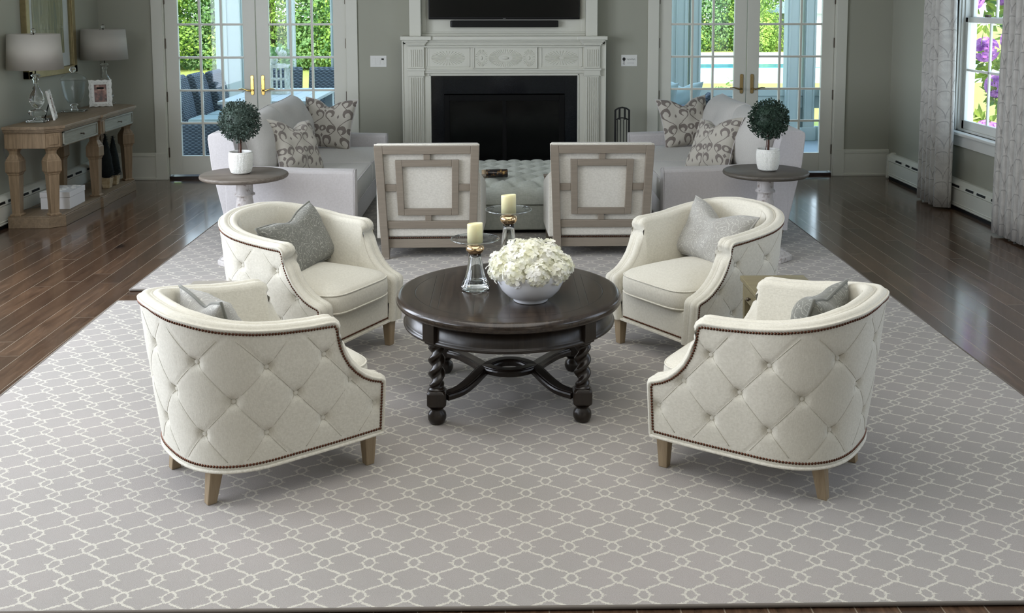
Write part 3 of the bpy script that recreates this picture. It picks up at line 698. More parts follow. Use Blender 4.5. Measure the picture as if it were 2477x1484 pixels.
m = MB(); m.box(-0.62, 0.62, y+0.45, y+0.50, 0, 0.9); m.box(-0.66, -0.62, y, y+0.5, 0, 0.9); m.box(0.62, 0.66, y, y+0.5, 0, 0.9); m.box(-0.66, 0.66, y, y+0.5, 0.86, 0.9); m.box(-0.66, 0.66, y, y+0.5, -0.02, 0.02)
m.build('firebox', M_firebox, r)
m = MB()
for a, b in ((-0.60, -0.545), (0.545, 0.60)): m.box(a, b, y-0.112, y-0.08, 0.02, 0.85)
m.box(-0.545, 0.545, y-0.112, y-0.08, 0.79, 0.85); m.box(-0.545, 0.545, y-0.112, y-0.08, 0.02, 0.07); m.box(-0.02, 0.02, y-0.110, y-0.085, 0.07, 0.79)
m.build('fire_screen_frame', M_screenfr, r, bevel=0.003)
m = MB(); m.box(-0.545, -0.02, y-0.100, y-0.096, 0.07, 0.79); m.box(0.02, 0.545, y-0.100, y-0.096, 0.07, 0.79); m.build('fire_screen_glass', M_screen, r)
MB().box(-0.78, 0.78, y-0.45, y-0.1, 0.0, 0.015).build('hearth', M_granite, r)

r = thing('overmantel', 'white overmantel panel with side posts around the television', 'panelling', (0.005, 0, 0))
m = MB(); m.box(-0.82, 0.82, YB-0.03, YB-0.001, 1.436, ZC-0.01); m.build('back_panel', M_trim, r)
for s in (-1, 1): MB().box(s*0.868-0.056, s*0.868+0.056, YB-0.17, YB-0.001, 1.436, ZC-0.01).build('post', M_trim, r, bevel=0.004)
m = MB(); m.box(-0.812, 0.812, YB-0.06, YB-0.03, 1.434, 1.458); m.box(-0.812, 0.812, YB-0.045, YB-0.03, 1.458, 1.475); m.box(-0.812, -0.77, YB-0.045, YB-0.03, 1.475, ZC); m.box(0.77, 0.812, YB-0.045, YB-0.03, 1.475, ZC)
m.build('panel_moulding', M_trim, r, bevel=0.004)

r = thing('television', 'large flat black television mounted above the mantel', 'television', (0.012, YB-0.075, 0))
MB().box(-0.748, 0.748, -0.022, 0.02, 1.600, 2.45).build('casing', M_plastic, r, bevel=0.006)
MB().box(-0.735, 0.735, -0.024, -0.021, 1.622, 2.437).build('screen', M_screen, r)
MB().box(-0.013, 0.013, -0.0255, -0.022, 1.606, 1.611).build('logo', M_grey, r)
MB().box(-0.2, 0.2, 0.02, 0.045, 1.9, 2.2).build('wall_bracket', M_plastic, r)
r = thing('soundbar', 'black soundbar under the television', 'speaker', (0.012, YB-0.075, 0))
MB().prism(rrect(1.07, 0.07, 0.02), 1.522, 1.588).build('speaker_body', M_plastic, r, bevel=0.006)
MB().box(-0.25, 0.25, 0.03, 0.046, 1.53, 1.58).build('wall_bracket', M_plastic, r)

# ---- plates on the wall
r = thing('light_switch_plate', 'white three-gang switch plate on the wall between the door and the mantel', 'light switch', (-1.245, YB, 1.181))
MB().box(-0.081, 0.081, -0.006, 0, -0.057, 0.057).build('cover_plate', M_white, r, bevel=0.002)
for x in (-0.042, 0.003): MB().box(x-0.015, x+0.015, -0.009, -0.005, -0.032, 0.034).build('rocker', M_white, r, bevel=0.002)
MB().box(0.030, 0.056, -0.008, -0.005, -0.032, 0.010).build('dimmer', M_white, r, bevel=0.002)
MB().box(0.030, 0.054, -0.009, -0.005, 0.014, 0.030).build('display_window', M_ink, r)
r = thing('wall_notice', 'small white framed card with a goblet picture right of the mantel', 'sign', (1.266, YB, 1.185))
MB().box(-0.081, 0.081, -0.006, 0, -0.058, 0.058).build('card', M_white, r, bevel=0.002)
m = MB()
lp = [(-0.053 + 0.016*cos(a)*(1 if True else 1), -0.0066, 0.014 + 0.017*sin(a)) for a in [2*pi*k/20 for k in range(20)]]
m.add(lp, [tuple(range(20))]); m.add([(-0.057, -0.0066, 0.0), (-0.049, -0.0066, 0.0), (-0.0505, -0.0066, -0.026), (-0.0555, -0.0066, -0.026)], [(0, 1, 2, 3)])
m.add([(-0.066, -0.0066, -0.032), (-0.042, -0.0066, -0.034), (-0.046, -0.0066, -0.038), (-0.06, -0.0066, -0.037)], [(0, 1, 2, 3)])
m.build('printed_goblet', M_ink, r)
m = MB(); pts = []
for k in range(60): pts.append((-0.024 + 0.085*k/59, -0.0068, 0.012 + 0.007*sin(k*1.15) + 0.004*sin(k*0.5)))
m.tube(pts, 0.0007, 4)
for j in range(2): m.tube([(-0.02+0.003*k, -0.0068, -0.018-0.012*j+0.0018*sin(k*2.1)) for k in range(24)], 0.0004, 4)
m.build('printed_writing', M_grey, r)

# ---- fireplace tools
r = thing('fireplace_tool_set', 'black iron fireplace tool set standing beside the mantel', 'fire tools', (1.165, 9.98, 0))
m = MB(); rx, ry = 0.072, 0.05
m.prism([(rx*1.1*cos(a), ry*1.2*sin(a)) for a in [2*pi*k/24 for k in range(24)]], 0, 0.02)
m.build('base', M_black, r, bevel=0.004)
m = MB()
for x, z in ((-0.068, 0.715), (0.068, 0.715), (-0.026, 0.735), (0.026, 0.735)): m.box(x-0.009, x+0.009, -0.008, 0.008, 0.02 if abs(x) > 0.05 else 0.62, z)
m.tube([(-0.07, 0, 0.712), (-0.04, 0, 0.732), (0, 0, 0.74), (0.04, 0, 0.732), (0.07, 0, 0.712)], 0.008, 6)
m.tube([(-0.07, 0, 0.615), (-0.035, 0, 0.632), (0, 0, 0.638), (0.035, 0, 0.632), (0.07, 0, 0.615)], 0.006, 6)
m.build('stand', M_black, r)
for x, nm in ((-0.045, 'poker'), (-0.012, 'shovel'), (0.018, 'tongs'), (0.047, 'brush')):
    m = MB(); m.tube([(x, 0.02, 0.62), (x, 0.02, 0.10)], 0.004, 6)
    if nm in ('shovel', 'brush'): m.cbox((x, 0.02, 0.09), (0.03, 0.012, 0.10))
    m.build(nm, M_black, r)

# ================================================================== BARREL CHAIRS
HB = []                                           # half of the base plan, from the front corner to the middle of the back
for k in range(0, 14): HB.append((0.312 + 0.004*sin(pi*k/13), 0.012 - 0.382*k/13))
for k in range(1, 31):
    a = (pi/2)*k/30; e = 2/2.6
    HB.append((0.312*cos(a)**e if k < 30 else 0.0, -0.37 - 0.305*sin(a)**e))
FULL = HB + [(-x, y) for x, y in reversed(HB[:-1])]
cum = [0.0]
for (a, b), (c, d) in zip(FULL, FULL[1:]): cum.append(cum[-1] + math.hypot(c-a, d-b))
LT = cum[-1]; LH = LT/2
def plan(s):
    s = max(0, min(LT, s)); lo = 0
    for i in range(len(cum)-1):
        if s <= cum[i+1] or i == len(cum)-2:
            t = (s-cum[i])/(cum[i+1]-cum[i]); (a, b), (c, d) = FULL[i], FULL[i+1]
            return lerp(a, c, t), lerp(b, d, t)
def normal(s):
    a, b = plan(s-0.02), plan(s+0.02); tx, ty = b[0]-a[0], b[1]-a[1]; L = math.hypot(tx, ty)
    return (-ty/L, tx/L) if True else None       # inward is handled by sign below
def outn(s):
    nx, ny = normal(s); x, y = plan(s)
    # outward: away from (0,-0.3)
    if nx*x + ny*(y+0.3) < 0: nx, ny = -nx, -ny
    return nx, ny
ZB = 0.150
ARM = [(0.0, 0.346), (0.003, 0.355), (0.012, 0.362), (0.028, 0.367), (0.055, 0.378), (0.085, 0.396), (0.118, 0.425), (0.146, 0.458), (0.168, 0.497), (0.184, 0.537), (0.192, 0.575), (0.196, 0.600), (0.201, 0.614), (0.210, 0.623), (0.225, 0.626)]
TOP = [(0.225, 0.626), (0.30, 0.627), (0.40, 0.635), (0.50, 0.650), (0.60, 0.670), (0.70, 0.693), (0.80, 0.705), (1.2, 0.712)]
def ztop(s):
    s = min(s, LT-s)
    return interp(ARM, s) if s <= 0.225 else interp(TOP, s)
def flare(s, z):
    q = min(s, LT-s); k = 0.037 + 0.022*min(1, max(0, (q-0.40)/0.35))
    t = max(0.0, (z-ZB)/0.5)
    return k*t**1.15 + 0.006*sin(pi*min(1, t))
def outer(s, z, push=0.0):
    x, y = plan(s); nx, ny = outn(s); f = flare(s, z) + push
    return Vector((x + nx*f, y + ny*f, z))
SP = 0.215
BUTTONS = []
def zscale(s, z): return ZB + (z-ZB)*(1 + 0.16*min(1, max(0, (min(s, LT-s)-0.45)/0.35)))
for k in range(-3, 4):
    if abs(k) <= 3: BUTTONS.append((LH + k*SP, 0.512))
for k in range(-4, 4): BUTTONS.append((LH + (k+0.5)*SP, 0.392))
for k in range(-4, 5):
    s_ = LH + k*SP
    if 0.03 < s_ < LT-0.03: BUTTONS.append((s_, 0.270))
BUTTONS = [(s_, zscale(s_, z_)) for s_, z_ in BUTTONS]
def tuft(s, z):
    q = min(s, LT-s); zz = ZB + (z-ZB)/(1 + 0.16*min(1, max(0, (q-0.45)/0.35)))
    d = 0.0
    for bs, bz in BUTTONS:
        r2 = (s-bs)**2 + (z-bz)**2
        if r2 < 0.02: d -= 0.015*exp(-r2/(2*0.013**2)) + 0.0035*exp(-r2/(2*0.034**2))
    a = (s-LH)/(SP/2); b = (zz-0.270)/0.121
    u, w_ = (a+b)/2, (a-b)/2
    cu = abs(u-round(u))*SP*0.62; cw = abs(w_-round(w_))*SP*0.62
    # creases run only through the buttons
    d -= 0.0016*exp(-(cu/0.006)**2) + 0.0016*exp(-(cw/0.006)**2)
    edge = min(1, min(q/0.03, (z-ZB)/0.03, (ztop(s)-z)/0.035))
    return d*max(0, edge)
def make_barrel_chair():
    root = thing('barrel_chair', 'x', 'chair', (0, 0, 0), 0, 'cream barrel chairs around the coffee table')
    # column positions: dense in front
    S = [a for a, _ in ARM[:-1]]
    for a, b in zip(ARM, ARM[1:]): S.append((a[0]+b[0])/2)
    n = 260
    S += [0.225 + (LH-0.225)*k/n for k in range(n+1)]
    S = sorted(set(round(k, 5) for k in S)); S = S + [LT-k for k in reversed(S[:-1])]
    NV = 96; rows = []
    for s in S:
        zt = ztop(s); rows.append([outer(s, lerp(ZB, zt, v/NV), tuft(s, lerp(ZB, zt, v/NV))) for v in range(NV+1)])
    m = MB(); m.grid(rows)
    m.build('outer_shell', M_cream, root)
    # thick rolled edge
    E2 = [(0.0, ZB-0.004), (0.0, 0.25)] + ARM + TOP[1:]
    pts = [(0.0, ZB-0.004), (0.0, 0.22), (0.0, 0.30), (0.0, 0.335)] + ARM[:]
    s = 0.225
    while s < LH: s += 0.02; pts.append((min(s, LH), ztop(min(s, LH))))
    full = [(a, b) for a, b in pts] + [(LT-a, b) for a, b in reversed(pts[:-1])]
    P = [outer(a, b) for a, b in full]
    prof = [(0.0, -0.006), (-0.004, 0.000), (-0.0045, 0.005), (0.0, 0.007), (0.003, 0.004), (0.007, 0.011), (0.016, 0.018), (0.028, 0.019), (0.037, 0.014), (0.042, 0.010), (0.044, 0.0135), (0.047, 0.0135), (0.049, 0.010), (0.055, 0.015), (0.066, 0.019), (0.078, 0.015), (0.087, 0.004), (0.090, -0.010)]
    loops = []
    for i, (a, b) in enumerate(full):
        nx, ny = outn(a); nin = Vector((-nx, -ny, 0))
        def tg(j, k):
            t = P[k]-P[j]; t -= nin*t.dot(nin); return t.normalized() if t.length > 1e-9 else Vector((0, 0, 1))
        t0 = tg(max(i-1, 0), i) if i > 0 else tg(0, 1); t1 = tg(i, min(i+1, len(P)-1)) if i < len(P)-1 else tg(i-1, i)
        t = (t0+t1).normalized()
        half = math.acos(max(-1, min(1, t0.dot(t1))))/2; sc = 1.0
        mm = t.cross(nin)
        if a < LH and mm.y < 0 and i < 6: mm = -mm
        if mm.z < -0.2: mm = -mm
        if i < 6 or i > len(P)-7:
            if mm.y < 0: mm = -mm
        loops.append([P[i] + nin*pa + mm*pb*sc for pa, pb in prof])
    m = MB(); m.loft(loops, closed=False, smooth=True)
    m.build('rolled_edge', M_cream, root, weld=False)
    # inner back
    rows = []
    for s in S:
        zt = ztop(s)-0.003; nx, ny = outn(s); rr = []
        for v in range(17):
            t = v/16; z = lerp(0.24, zt, t); o = outer(s, z); k = 0.090 + 0.016*sin(pi*t)*min(1, min(s, LT-s)/0.12)
            rr.append((o.x - nx*k, o.y - ny*k, z))
        rows.append(rr)
    m = MB(); m.grid(rows); m.build('inner_back', M_cream, root)
    # seams on the inner back
    m = MB()
    for s in (0.74, LT-0.74):
        nx, ny = outn(s)
        m.tube([(outer(s, z).x - nx*(0.090+0.017*sin(pi*(z-0.24)/(ztop(s)-0.24))), outer(s, z).y - ny*(0.090+0.017*sin(pi*(z-0.24)/(ztop(s)-0.24))), z) for z in [0.42 + (ztop(s)-0.42)*k/10 for k in range(11)]], 0.0012, 5)
    m.build('back_seams', M_welt, root)
    # nailhead trim
    m = MB()
    def nail(p, nrm):
        nrm = nrm.normalized(); a = nrm.orthogonal().normalized(); b = nrm.cross(a); r = 0.0053
        ring = [p + (a*cos(2*pi*k/8) + b*sin(2*pi*k/8))*r for k in range(8)]
        r2 = [p + (a*cos(2*pi*k/8) + b*sin(2*pi*k/8))*r*0.65 + nrm*0.0028 for k in range(8)]
        o = ring + r2 + [p + nrm*0.0040]
        m.add(o, [(k, (k+1) % 8, 8+(k+1) % 8, 8+k) for k in range(8)] + [(8+k, 8+(k+1) % 8, 16) for k in range(8)], True)
    line = [(0.010, ZB+0.016), (0.010, 0.352)] + [(max(0.010, a+0.006), b-0.006) for a, b in ARM[1:-1]] + [(0.208, 0.613)] + [(a, b-0.009) for a, b in TOP[1:-1]] + [(LH, 0.712-0.009)]
    fl = line + [(LT-a, b) for a, b in reversed(line[:-1])]
    P2 = []
    for (a, b), (c, d) in zip(fl, fl[1:]):
        q = max(1, int(math.hypot(c-a, d-b)/0.0008))
        for k in range(q): P2.append((lerp(a, c, k/q), lerp(b, d, k/q)))
    last = None
    for a, b in P2:
        p = outer(a, b, 0.001)
        if last is None or (p-last).length >= 0.0108:
            nx, ny = outn(a); nail(p, Vector((nx, ny, 0))); last = p
    m.build('nailhead_trim', M_nail, root); m = MB()
    last = None; s = 0.016
    while s < LT-0.016:
        p = outer(s, ZB+0.016, 0.001)
        if last is None or (p-last).length >= 0.0108:
            nx, ny = outn(s); nail(p, Vector((nx, ny, 0))); last = p
        s += 0.0008
    x = -0.215
    while x < 0.216: nail(Vector((x, 0.0015, ZB+0.016)), Vector((0, 1, 0))); x += 0.0108
    m.build('nailhead_trim', M_nail, root)
    # white welt around the bottom
    m = MB(); m.tube([tuple(outer(LT*k/120, ZB-0.003, 0.002)) for k in range(121)], 0.0065, 6); m.tube([(-0.225, 0.003, ZB-0.003), (0.225, 0.003, ZB-0.003)], 0.0065, 6)
    m.build('bottom_welt', M_welt, root)
    m = MB(); m.prism([(plan(LT*k/60)[0]*0.99, plan(LT*k/60)[1]*0.99) for k in range(61)], ZB-0.004, ZB+0.004); m.build('base_board', M_welt, root)
    m = MB(); m.box(-0.226, 0.226, -0.05, 0.0, ZB-0.002, 0.296); m.build('front_rail', M_cream, root, bevel=0.010, seg=3)
    # seat cushion
    base = []
    for k in range(64):
        a = 2*pi*k/64; e = 2/5.5; c_, s_ = cos(a), sin(a)
        x = 0.243*math.copysign(abs(c_)**e, c_); yy = 0.305*math.copysign(abs(s_)**(2/(5.5 if s_ > 0 else 3.2)), s_)
        base.append((x, yy - 0.272))
    def ring(k, z, crown=0): return [((x)*k, (yy+0.272)*k - 0.272, z + crown) for x, yy in base]
    loops = [ring(0.97, 0.292), ring(0.995, 0.300), ring(1.010, 0.325), ring(1.012, 0.350), ring(1.008, 0.375), ring(0.985, 0.395)]
    for k in (0.93, 0.85, 0.72, 0.55, 0.35, 0.15): loops.append(ring(k, 0.398 + 0.050*(1-k**2.6)))
    m = MB(); m.loft(loops, smooth=True); cu = m.build('seat_cushion', M_cream, root)
    m = MB()
    for z, k in ((0.390, 0.995), (0.303, 1.0)): m.tube([(x*k, (yy+0.272)*k-0.272, z) for x, yy in base], 0.0042, 6, closed=True)
    m.build('piping', M_welt, cu)
    # crease shade drawn as thin darker tubes between the buttons
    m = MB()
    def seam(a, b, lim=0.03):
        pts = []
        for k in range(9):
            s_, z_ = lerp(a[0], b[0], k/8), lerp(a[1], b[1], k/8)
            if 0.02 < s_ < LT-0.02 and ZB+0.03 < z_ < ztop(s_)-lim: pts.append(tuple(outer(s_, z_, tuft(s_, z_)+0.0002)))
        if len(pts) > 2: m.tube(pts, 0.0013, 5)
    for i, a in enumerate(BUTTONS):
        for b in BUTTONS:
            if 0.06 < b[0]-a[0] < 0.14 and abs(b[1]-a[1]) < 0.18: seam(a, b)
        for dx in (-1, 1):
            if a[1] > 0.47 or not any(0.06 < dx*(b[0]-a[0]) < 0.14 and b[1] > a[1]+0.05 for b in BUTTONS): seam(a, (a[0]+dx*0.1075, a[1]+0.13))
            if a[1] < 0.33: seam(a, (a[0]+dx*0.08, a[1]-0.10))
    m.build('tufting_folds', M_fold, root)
    # buttons
    bm_ = None
    for bs, bz in BUTTONS:
        if bz > ztop(bs)-0.03: continue
        nx, ny = outn(bs); p = outer(bs, bz, tuft(bs, bz)+0.0035)
        if bm_ is None:
            mb = MB(); mb.sphere((0, 0, 0), 0.0105, 14, 8, (1, 0.45, 1)); ob = mb.build('tufting_button', M_cream, root); bm_ = ob.data
        else:
            ob = bpy.data.objects.new('tufting_button', bm_); COL.objects.link(ob); ob.parent = root
        ob.location = p; ob.rotation_euler = (0, 0, atan2(ny, nx) - pi/2)
    # legs
    for (x, yy, lean) in ((-0.253, -0.018, 0), (0.253, -0.018, 0), (-0.178, -0.585, -0.022), (0.178, -0.585, -0.022)):
        m = MB(); m.frus((0, lean, 0), (0.034, 0.034), (0, 0, ZB-0.004), (0.052, 0.052))
        m.build('leg', M_oakleg, root, bevel=0.003, loc=(x, yy, 0.012))
    return root
chair0 = make_barrel_chair()
def put_chair(o, x, y, deg):
    o.location = (x, y, 0.0); o.rotation_euler = (0, 0, radians(deg-90))
for o in [c for c in bpy.data.objects if c.parent == chair0 and c.name.startswith('leg')]:
    o.scale.z = 1.0
chair0['label'] = 'cream tufted barrel chair, near left of the coffee table, its back turned to us'
put_chair(chair0, -.66, 4.0, 37)
c2 = dup(chair0, label='cream tufted barrel chair, near right of the coffee table, its back turned to us'); put_chair(c2, .738, 3.944, 145)
c3 = dup(chair0, label='cream barrel chair holding the dark grey floral cushion, far left of the coffee table'); put_chair(c3, -.70, 4.93, -29)
c4 = dup(chair0, label='cream barrel chair holding the silver floral cushion, far right of the coffee table'); put_chair(c4, .73, 4.93, 214.4)

# ================================================================== CUSHIONS
def pillow(name, w, h, t, mat, parent=None, corner=0.10, wrinkle=0.006, seed=1, piping=None, chop=0.0, pr=0.0035, n=28):
    """soft cushion standing in its own XZ plane, thickness along Y; z from 0 to h; karate-chop dent of depth chop"""
    rnd = random.Random(seed); ph = [rnd.uniform(0, 6.28) for _ in range(8)]
    m = MB()
    def pos(u, v, side):
        ex = 1 - corner*(1-v*v); ez = 1 - corner*(1-u*u)
        x = u*w/2*ex; z = v*h/2*ez
        if v > 0: z -= chop*exp(-(u/0.33)**2)*v*v
        th = t/2*((1-u**4)*(1-v**4))**0.55
        th *= 1 + 0.18*sin(3*u+ph[0])*sin(2*v+ph[1])
        wr = wrinkle*(sin(9*u+4*v*v+ph[2]) + sin(7*v-5*u+ph[3]) + 0.8*sin(14*u*v+ph[4]))*(1-u*u)*(1-v*v)
        if chop: wr += 0.010*sin(26*u+ph[5])*exp(-(u/0.5)**2)*max(0, v)*(1-v*v)
        return (x, side*(th+wr*0.5), z+h/2)
    for side in (-1, 1):
        rows = []; uvs = []
        for i in range(n+1):
            u = -cos(pi*i/n)*0.55 + (2*i/n-1)*0.45
            rows.append([pos(u, -cos(pi*j/n)*0.55 + (2*j/n-1)*0.45, side) for j in range(n+1)])
            uvs.append([(side*u*w/2, (-cos(pi*j/n)*0.55 + (2*j/n-1)*0.45)*h/2) for j in range(n+1)])
        m.grid(rows, True, uvs)
    o = m.build(name, mat, parent, weld=False)
    if piping is not None:
        pts = []
        q = 24
        for k in range(q): pts.append(pos(-1+2*k/q, -1, 0))
        for k in range(q): pts.append(pos(1, -1+2*k/q, 0))
        for k in range(q): pts.append(pos(1-2*k/q, 1, 0))
        for k in range(q): pts.append(pos(-1, 1-2*k/q, 0))
        MB().tube([(p[0], p[1], p[2]) for p in pts], pr, 6, closed=True).build('piping', piping, o)
    return o
def orient(o, loc, yaw, lean=0.0, roll=0.0):
    """yaw: direction the cushion's front (-Y) faces; lean: tilt backwards; roll: rotation in its own plane"""
    o.matrix_world = Matrix.Translation(loc) @ Matrix.Rotation(yaw, 4, 'Z') @ Matrix.Rotation(lean, 4, 'X') @ Matrix.Rotation(roll, 4, 'Y')
def chair_local(i, x, y, z):
    (ox, oy), a, _ = CHL[i]; a = radians(a); f = (cos(a), sin(a)); s = (f[1], -f[0])
    return (ox + x*s[0] + y*f[0], oy + x*s[1] + y*f[1], z)
CHL = [((-.66, 4.0), 37., 0), ((.738, 3.944), 145., 0), ((-.70, 4.93), -29., 0), ((.73, 4.93), 214.4, 0)]
# cushion fronts face the chair's forward direction f at angle a: yaw such that -Y maps to f
def put_cushion(o, i, x, y, z, lean, roll, dy=0.0):
    a = radians(CHL[i][1]); orient(o, chair_local(i, x, y, z), a + pi/2 + dy, -lean, roll)
p = pillow('throw_cushion', 0.50, 0.32, 0.15, M_floral, seed=3, piping=M_floral, pr=0.006, corner=0.12, chop=0.03, wrinkle=0.005)
tag(p, 'dark grey floral lumbar cushion in the barrel chair by the sofa arm, far left', 'cushion', 'floral lumbar cushions on the barrel chairs'); put_cushion(p, 2, -0.07, -0.34, 0.415, radians(30), radians(-6), radians(6))
p = pillow('throw_cushion', 0.50, 0.33, 0.15, M_floral2, seed=5, piping=M_floral2, pr=0.005, corner=0.14, chop=0.06, wrinkle=0.012)
tag(p, 'silver grey floral lumbar cushion dented in the middle, in the far right barrel chair', 'cushion', 'floral lumbar cushions on the barrel chairs'); put_cushion(p, 3, 0.065, -0.40, 0.410, radians(28), radians(4), radians(-4))
p = pillow('throw_cushion', 0.44, 0.30, 0.14, M_floral2, seed=8, piping=M_floral, pr=0.006, corner=0.16, chop=0.03, wrinkle=0.012)
tag(p, 'crumpled grey cushion peeking over the back of the near left barrel chair', 'cushion', 'floral lumbar cushions on the barrel chairs'); put_cushion(p, 0, 0.02, -0.45, 0.435, radians(20), radians(5), 0)
p = pillow('throw_cushion', 0.44, 0.30, 0.14, M_floral, seed=11, piping=M_floral, pr=0.006, corner=0.14, chop=0.02, wrinkle=0.008)
tag(p, 'grey cushion peeking over the back of the near right barrel chair', 'cushion', 'floral lumbar cushions on the barrel chairs'); put_cushion(p, 1, 0.0, -0.45, 0.435, radians(20), radians(-4), 0)

# ================================================================== COFFEE TABLE
TX, TY = 0.022, 4.455
t = thing('coffee_table', 'round espresso wood coffee table with barley twist legs and crossed stretcher', 'coffee table', (TX, TY, 0.0))
m = MB(); m.lathe([(0.0, 0.452), (0.485, 0.452), (0.492, 0.456), (0.498, 0.464), (0.500, 0.474), (0.4975, 0.484), (0.490, 0.492), (0.482, 0.4965), (0.470, 0.4975), (0.0, 0.4975)], n=128)
m.build('table_top', M_ttop, t)
m = MB(); m.lathe([(0.40, 0.36), (0.456, 0.360), (0.466, 0.364), (0.468, 0.372), (0.460, 0.378), (0.455, 0.384), (0.455, 0.452), (0.40, 0.452)], n=128, cap=False)
m.build('apron', M_espresso, t)
for k, a in enumerate((45, 135, 225, 315)):
    lx, ly = 0.305*(1 if k in (0, 3) else -1), 0.298*(1 if k in (0, 1) else -1)
    leg = MB(); TW = 3.2
    # foot
    leg.lathe([(0.020, 0.012), (0.030, 0.016), (0.038, 0.032), (0.0395, 0.045), (0.036, 0.060), (0.026, 0.070), (0.024, 0.076), (0.034, 0.082)], (lx, ly, 0), 24)
    leg.loft([rect((lx, ly, 0.080), (0.046, 0.046), 0.006), rect((lx, ly, 0.094), (0.074, 0.074), 0.006), rect((lx, ly, 0.100), (0.080, 0.080), 0.008), rect((lx, ly, 0.148), (0.080, 0.080), 0.008), rect((lx, ly, 0.158), (0.068, 0.068), 0.010)])
    leg.lathe([(0.034, 0.156), (0.036, 0.162), (0.030, 0.168), (0.026, 0.172)], (lx, ly, 0), 24)
    loops = []; N = 40; NZ = 70
    for i in range(NZ+1):
        z = lerp(0.168, 0.352, i/NZ); ph = TW*2*pi*(z-0.168)/0.184*0.5; tp = min(1, min(i, NZ-i)/6)
        loops.append([(lx + (0.0275 + tp*0.0085*cos(2*(b-ph)))*cos(b), ly + (0.0275 + tp*0.0085*cos(2*(b-ph)))*sin(b), z) for b in [2*pi*j/N for j in range(N)]])
    leg.loft(loops, smooth=True)
    leg.lathe([(0.028, 0.345), (0.036, 0.350), (0.034, 0.357), (0.028, 0.362)], (lx, ly, 0), 24)
    ra = atan2(ly, lx); R = Matrix.Translation((lx, ly, 0)) @ Matrix.Rotation(ra - pi/2*0, 4, 'Z')
    blk = MB(); blk.box(-0.04, 0.046, -0.035, 0.035, 0.370, 0.452); blk.box(-0.038, 0.040, -0.030, 0.030, 0.358, 0.372); blk.xf(R)
    leg.add(blk.v, blk.f)
    leg.build('leg', M_espresso, t, bevel=0.003)
m = MB()
def arc(sgn):
    # one curved rail running from a near leg to the other near leg through the middle, overlapping the opposite one
    ctrl = [(-0.275, -0.27), (-0.215, -0.215), (-0.165, -0.125), (-0.115, -0.015), (-0.06, 0.05), (0.0, 0.07), (0.06, 0.05), (0.115, -0.015), (0.165, -0.125), (0.215, -0.215), (0.275, -0.27)]
    pts = []
    for i in range(len(ctrl)-1):
        p0 = ctrl[max(i-1, 0)]; p1 = ctrl[i]; p2 = ctrl[i+1]; p3 = ctrl[min(i+2, len(ctrl)-1)]
        for k in range(6):
            u = k/6
            pts.append(tuple(0.5*((2*p1[j]) + (-p0[j]+p2[j])*u + (2*p0[j]-5*p1[j]+4*p2[j]-p3[j])*u*u + (-p0[j]+3*p1[j]-3*p2[j]+p3[j])*u**3) for j in (0, 1)))
    pts.append(ctrl[-1]); loops = []
    prof = [(-0.029, 0), (-0.031, 0.018), (-0.027, 0.026), (-0.022, 0.024), (-0.018, 0.030), (0.018, 0.030), (0.022, 0.024), (0.027, 0.026), (0.031, 0.018), (0.029, 0)]
    for i, q in enumerate(pts):
        a, b = pts[max(i-1, 0)], pts[min(i+1, len(pts)-1)]; tx, ty = b[0]-a[0], b[1]-a[1]; L = math.hypot(tx, ty); nx, ny = -ty/L, tx/L
        zc = 0.104 + 0.026*exp(-((abs(q[0]))/0.16)**4) 
        loops.append([(q[0]+nx*w_, sgn*(q[1]+ny*w_), zc + h_) for w_, h_ in prof])
    return loops
for sg in (1, -1): m.loft(arc(sg), smooth=False)
m.build('cross_stretcher', M_espresso, t, bevel=0.002)
# things on the table
ZT = 0.498
def candle_holder(label, x, y, h, baser, neck, plate, cz):
    r = thing('candle_holder', label, 'candle holder', (x, y, ZT), 0, 'glass candle holders on the coffee table')
    z0 = h
    m = MB(); prof = [(baser*0.90, 0.0), (baser*0.99, 0.004), (baser, 0.014), (baser*0.93, 0.032)]
    for k in range(1, 11):
        u = k/10; prof.append((lerp(baser*0.93, neck, u**0.62), lerp(0.032, h-0.045, u)))
    inner = [(max(0.0, a-0.006), b) for a, b in reversed(prof[4:])] + [(baser*0.62, 0.03), (0.0, 0.026)]
    m.lathe([(0.0, 0.0)] + prof + inner, n=48, cap=False); m.build('glass_stem', M_crystal, r)
    MB().lathe([(neck*0.9, h-0.045), (0.030, h-0.040), (0.0385, h-0.030), (0.041, h-0.020), (0.0385, h-0.010), (0.026, h-0.002), (0.022, h)], n=40).build('mercury_collar', M_mercury, r)
    m = MB(); m.lathe([(0.0, h), (0.036, h), (0.045, h+0.004), (0.075, h+0.008), (plate-0.004, h+0.020), (plate, h+0.023), (plate-0.001, h+0.026), (0.075, h+0.013), (0.045, h+0.009), (0.0, h+0.008)], n=64, cap=False); m.build('glass_plate', M_hglass, r)
    MB().tube([((plate-0.001)*cos(a), (plate-0.001)*sin(a), h+0.024) for a in [2*pi*k/64 for k in range(64)]], 0.0018, 6, closed=True).build('plate_rim', M_crystal, r)
    return r, h+0.0095
